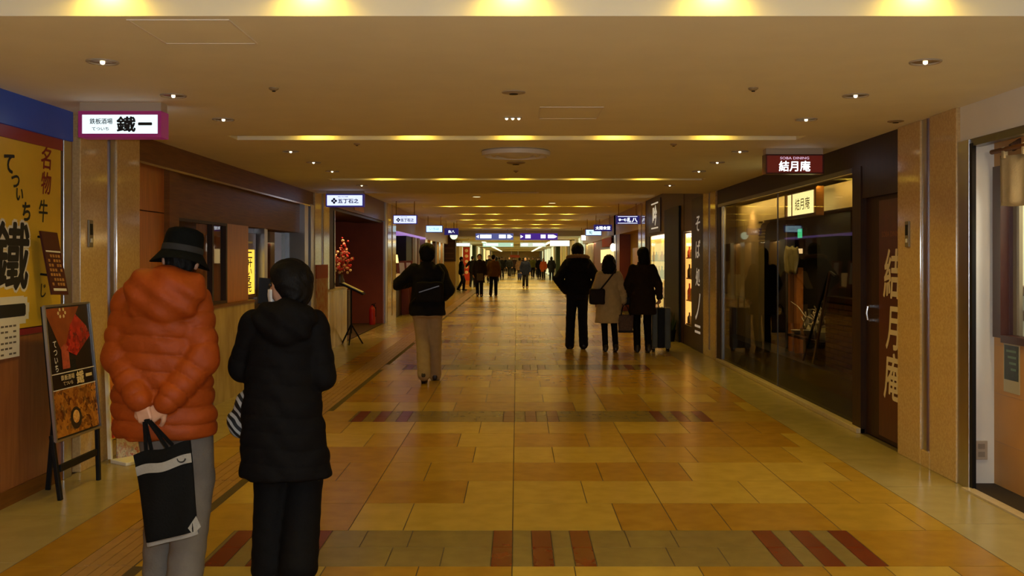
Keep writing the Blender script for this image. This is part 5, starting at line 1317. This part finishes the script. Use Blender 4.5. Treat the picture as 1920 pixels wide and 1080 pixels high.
# --- group of three on the right
p4, s4, h4 = person('tall person in a black parka with a fur-trimmed hood, left of the group of three', (1.05, 17.05, 0), 0, 1.815, .013,
    arms=(((-.32, -.08, 1.13), (-.20, .08, .94), (.4, .6, -.6), (0, -.3, -1), .4), ((.32, -.08, 1.13), (.20, .08, .94), (-.4, .6, -.6), (0, -.3, -1), .4)),
    legs=((-.125, .05, 0, 0), (.09, -.08, .02, .2)), top=dict(m=M_BKJ, hem=.88, flare=.22, w=1.15, sleeve=(.086, .076, .06), puff=.006, seam=.13, hood=(0, -.12, 1.40, .18, .10, .10), name='parka'),
    pants=dict(m=cloth('jeans_navy', (.013, .014, .022)), thigh=.092, knee=.076, ankle=.074, hem=.06), hair='full', hairs=1.05)
def fur_fn(P):
    q = P-np.array([0, -.085, 1.475]); rr = np.sqrt((q[:, 0]/.155)**2+(q[:, 1]/.115)**2); d = np.sqrt(((rr-1)*.13)**2+(q[:, 2]+q[:, 1]*.25)**2)-.032
    return smax(d+.008*np.sin(P[:, 0]*130)*np.sin(P[:, 1]*120)*np.sin(P[:, 2]*140), q[:, 1]-.07, .02)
sdf_obj('fur_trim', mesh_sdf(fur_fn, (-.26, -.28, 1.38), (.26, .1, 1.58), .009), mat('fur_brown', (.34, .20, .09), .9, bump=.6, bscale=200, noise=.3, nscale=60), p4, s4)
p5, s5, h5 = person('person with dark bobbed hair in a pale beige coat, middle of the group of three', (1.54, 16.5, 0), 0, 1.585, .013,
    arms=(None or ((-.25, -.04, 1.13), (-.235, .03, .90), (0, .1, -1), (1, 0, 0), .5), ((.255, -.04, 1.13), (.27, .0, .90), (0, .0, -1), (-1, 0, 0), 1.0)),
    legs=((-.06, .04, 0, 0), (.115, -.05, .01, .1)), top=dict(m=cloth('coat_beige', (.64, .52, .28)), hem=.52, flare=.25, sleeve=(.08, .066, .055)),
    pants=dict(m=cloth('legging_black', (.010, .009, .009)), thigh=.075, knee=.058, ankle=.052, hem=.06, seat=(.15, .11)), hair='bob', hairs=1.28)
p6, s6, h6 = person('person in a dark brown coat beside a suitcase, right of the group of three', (2.09, 16.4, 0), 0, 1.73, .013,
    arms=(((-.245, -.02, 1.12), (-.22, .14, .92), (.2, .8, -.5), (0, -.3, -1), .5), ((.25, -.07, 1.12), (.265, -.10, .90), (.05, -.1, -1), (-1, 0, 0), 1.0)),
    legs=((-.085, .04, 0, 0), (.085, -.06, .01, .1)), head=(.6, 0, 0), top=dict(m=cloth('coat_brown', (.030, .020, .013)), hem=.62, flare=.225, sleeve=(.070, .064, .054)),
    pants=dict(m=cloth('legging_black', (.010, .009, .009)), thigh=.08, knee=.064, ankle=.056, hem=.06, seat=(.155, .115)), hair='bob', hairs=1.08)
# their bags and the suitcase
bg = back_bag('dark brown shoulder bag hanging at the left hip of the person in beige', (1.33, 16.36, .80), (.26, .12, .26), mat('bag_brown', (.02, .012, .008), .55, spec=.15), 'shoulder_bag')
MB().tube([(.06, -.01, .25), (.16, -.06, .38), (.27, -.04, .52), (.31, .06, .585), (.29, .15, .57)], .014, 8).build('strap', mat('bag_brown', (.02, .012, .008), .55, spec=.15), bg, local=True, smooth=True)
tt = thing('tote_bag', 'brown patterned tote bag with long handles held by the person in beige', 'bag', (1.81, 16.42, .33))
MB().hexa([(-.11, -.05, 0), (.11, -.05, 0), (.11, .05, 0), (-.11, .05, 0)], [(-.135, -.03, .30), (.135, -.03, .30), (.135, .03, .30), (-.135, .03, .30)]).build('bag_body', mat('tote_brown', (.13, .07, .04), .6, noise=.4, nscale=25), tt, local=True, bevel=.01)
MB().box(-.12, .12, -.053, .053, .0, .035).build('bag_bottom', M_BLACK, tt, local=True)
for sd in (-.032, .032): MB().tube([(-.08, sd, .28), (-.05, sd*.6, .42), (-.01, sd*.2, .47), (.03, sd*.6, .42), (.08, sd, .28)], .008, 6).build('bag_handle', M_BLACK, tt, local=True, smooth=True)
hb = back_bag('black handbag on the left arm of the person in the dark brown coat', (1.83, 16.56, .78), (.22, .12, .22), M_BLACK, 'handbag')
MB().tube([(-.07, 0, .2), (-.03, -.01, .33), (.04, -.01, .33), (.08, 0, .2)], .009, 6).build('strap', M_BLACK, hb, local=True, smooth=True)
sc = thing('suitcase', 'grey upright wheeled suitcase with a dark centre stripe beside the group of three', 'suitcase', (2.42, 16.62, 0))
MB().box(-.16, -.055, -.11, .11, .06, .74).box(.055, .16, -.11, .11, .06, .74).build('shell', mat('case_grey', (.10, .12, .12), .35, noise=.1), sc, local=True, bevel=.02)
MB().box(-.056, .056, -.10, .115, .06, .735).build('centre_stripe', M_BLACK, sc, local=True, bevel=.008)
for x in (-.12, .12):
    for y in (-.08, .08):
        w_ = MB().lathe([(.001, -.014), (.03, -.014), (.03, .014), (.001, .014)], (0, 0, 0), 14).build('wheel', M_BLACK, sc, local=True, smooth=True); w_.rotation_euler = (0, math.pi/2, 0); w_.location = (x, y, .031)
MB().box(-.14, -.1, -.10, .10, .05, .062).box(.1, .14, -.10, .10, .05, .062).build('wheel_bracket', M_STEELD, sc, local=True)
MB().tube([(-.05, -.09, .73), (-.05, -.09, .90), (.05, -.09, .90), (.05, -.09, .73)], .011, 8).build('pull_handle', M_STEEL, sc, local=True, smooth=True)

# --- the far crowd
def pxy(x, yf):
    Y = 1.55*1850/(yf-486); return ((x-969)*Y/1850, Y)
CR = [ # x, foot, height, facing, coat colour, hem, trousers, hair, label
 (899, 556, 1.76, 1, (.022, .016, .012), .55, (.012, .01, .009), 'full', 'person in a long dark coat, left of the front pair in the far crowd'),
 (925, 555, 1.74, 0, (.13, .065, .02), .80, (.012, .012, .014), 'short', 'person in a tan brown jacket, right of the front pair in the far crowd'),
 (859, 544.5, 1.66, 2, (.012, .011, .012), .84, (.02, .018, .02), 'short', 'slim person in black standing by the projecting left wall'),
 (886, 538, 1.72, 0, (.012, .012, .013), .80, (.012, .011, .011), 'short', 'person in black stepping out just left of the front pair of the crowd'),
 (985, 540.5, 1.68, 1, (.012, .014, .03), .70, (.014, .012, .014), 'bob', 'person in a dark coat with a navy bag walking toward the camera at the centre'),
 (941, 522.5, 1.72, 1, (.03, .028, .02), .75, (.01, .01, .01), 'short', 'person in a dark olive coat walking in the far crowd left of centre'),
 (955, 520, 1.74, 1, (.012, .012, .012), .80, (.012, .012, .014), 'full', 'person in black just right of the olive coat in the far crowd'),
 (965, 512, 1.70, 1, (.035, .02, .015), .80, (.012, .01, .01), 'short', 'person in dark brown near the centre line deep in the crowd'),
 (999, 521, 1.74, 1, (.16, .16, .04), .85, (.015, .013, .012), 'full', 'person in a yellow-green jacket in the far crowd right of centre'),
 (1011, 522, 1.70, 1, (.014, .012, .014), .80, (.012, .01, .01), 'short', 'person in black between the green jacket and the orange coat'),
 (1019, 524, 1.62, 1, (.50, .10, .025), .62, (.025, .018, .014), 'bob', 'person in a bright orange coat in the far crowd'),
 (1034, 525.5, 1.74, 0, (.010, .010, .011), .55, (.010, .010, .010), 'bob', 'person in a long black coat at the right end of the far crowd'),
 (992, 515, 1.72, 1, (.02, .015, .02), .75, (.012, .01, .01), 'short', 'person in dark clothes behind the person with the navy bag'),
 (974, 525, 1.66, 0, (.16, .09, .05), .75, (.02, .015, .012), 'full', 'person in a light brown coat left of the person with the navy bag'),
 (917, 530, 1.80, 1, (.014, .012, .012), .80, (.012, .012, .012), 'short', 'tall person in black behind the front pair of the crowd'),
 (931, 528, 1.72, 0, (.03, .03, .022), .80, (.014, .013, .012), 'full', 'person in grey-green behind the tan brown jacket'),
 (948, 511, 1.70, 1, (.02, .02, .03), .8, (.012, .012, .012), 'short', 'person in dark blue far back, left of the centre line'),
 (981, 511, 1.70, 0, (.05, .02, .015), .8, (.012, .012, .012), 'short', 'person in dark red far back, right of the centre line'),
 (1004, 511, 1.70, 1, (.03, .025, .02), .8, (.012, .012, .012), 'full', 'person in brown far back behind the yellow-green jacket'),
 (962, 517, 1.7, 1, (.06, .03, .02), .7, (.012, .012, .012), 'bob', 'person in reddish brown right on the centre line of the far crowd'),
 (936, 516, 1.72, 0, (.012, .013, .015), .8, (.012, .012, .012), 'short', 'person in blue-black deep in the crowd, left part'),
 (1008, 517, 1.66, 1, (.05, .045, .04), .7, (.012, .012, .012), 'bob', 'person in grey between the green jacket and the person in black'),
 (987, 520, 1.7, 0, (.03, .02, .015), .8, (.012, .012, .012), 'short', 'person in umber behind the right shoulder of the navy-bag walker'),
 (927, 518, 1.7, 1, (.02, .018, .02), .8, (.012, .012, .012), 'bob', 'person in plum black far behind the front pair of the crowd'),
 (1026, 512, 1.68, 1, (.02, .02, .02), .8, (.012, .012, .012), 'short', 'person in charcoal far back between the orange and long black coats'),
]
for i, (x, yf, H, fc, cc, hem, pc, hr_, lab) in enumerate(CR):
    X, Y = pxy(x, yf)
    if i == 2: X, Y = -2.72, 48.6
    yaw = {0: 0, 1: math.pi, 2: -math.pi/2}[fc]+rnd.uniform(-.15, .15)
    st = (-1)**i
    lg = ((-.09, .14*st, 0 if st > 0 else .03, 0 if st > 0 else .3), (.09, -.14*st, .03 if st > 0 else 0, .3 if st > 0 else 0)) if i != 2 else None
    ar = None
    if i == 3: ar = (((-.30, .10, 1.22), (-.42, .22, 1.12), (-.7, .5, -.4), (0, 0, -1), .3), ((.25, -.03, 1.12), (.25, .05, .88), (0, .12, -1), (-1, 0, 0), .5))
    person(lab, (X, Y, 0), yaw, H, .018, arms=ar, legs=lg, hair=hr_, group='far crowd of walkers',
        top=dict(m=cloth('crowd_coat_%d' % i, cc), hem=hem, flare=.215, w=1.03, sleeve=(.08, .068, .056)),
        pants=dict(m=cloth('crowd_trouser_%d' % i, pc), thigh=.09, knee=.075, ankle=.066, hem=.05))
    if i == 4:
        b = back_bag('navy bag hanging from the arm of the person walking toward the camera', (X-.30, Y-.05, .55), (.24, .12, .26), mat('bag_navy', (.01, .015, .07), .5), 'shoulder_bag')
        MB().tube([(-.07, 0, .24), (0, 0, .40), (.07, 0, .24)], .01, 6).build('strap', M_BLACK, b, local=True)
    if i == 0:
        b = back_bag('olive bag hanging in front of the long dark coat in the far crowd', (X+.03, Y-.24, .66), (.26, .10, .30), mat('bag_olive', (.06, .045, .02), .6), 'shoulder_bag')
        MB().tube([(-.08, 0, .28), (-.1, .06, .5), (-.09, .1, .72)], .01, 6).build('strap', M_BLACK, b, local=True)
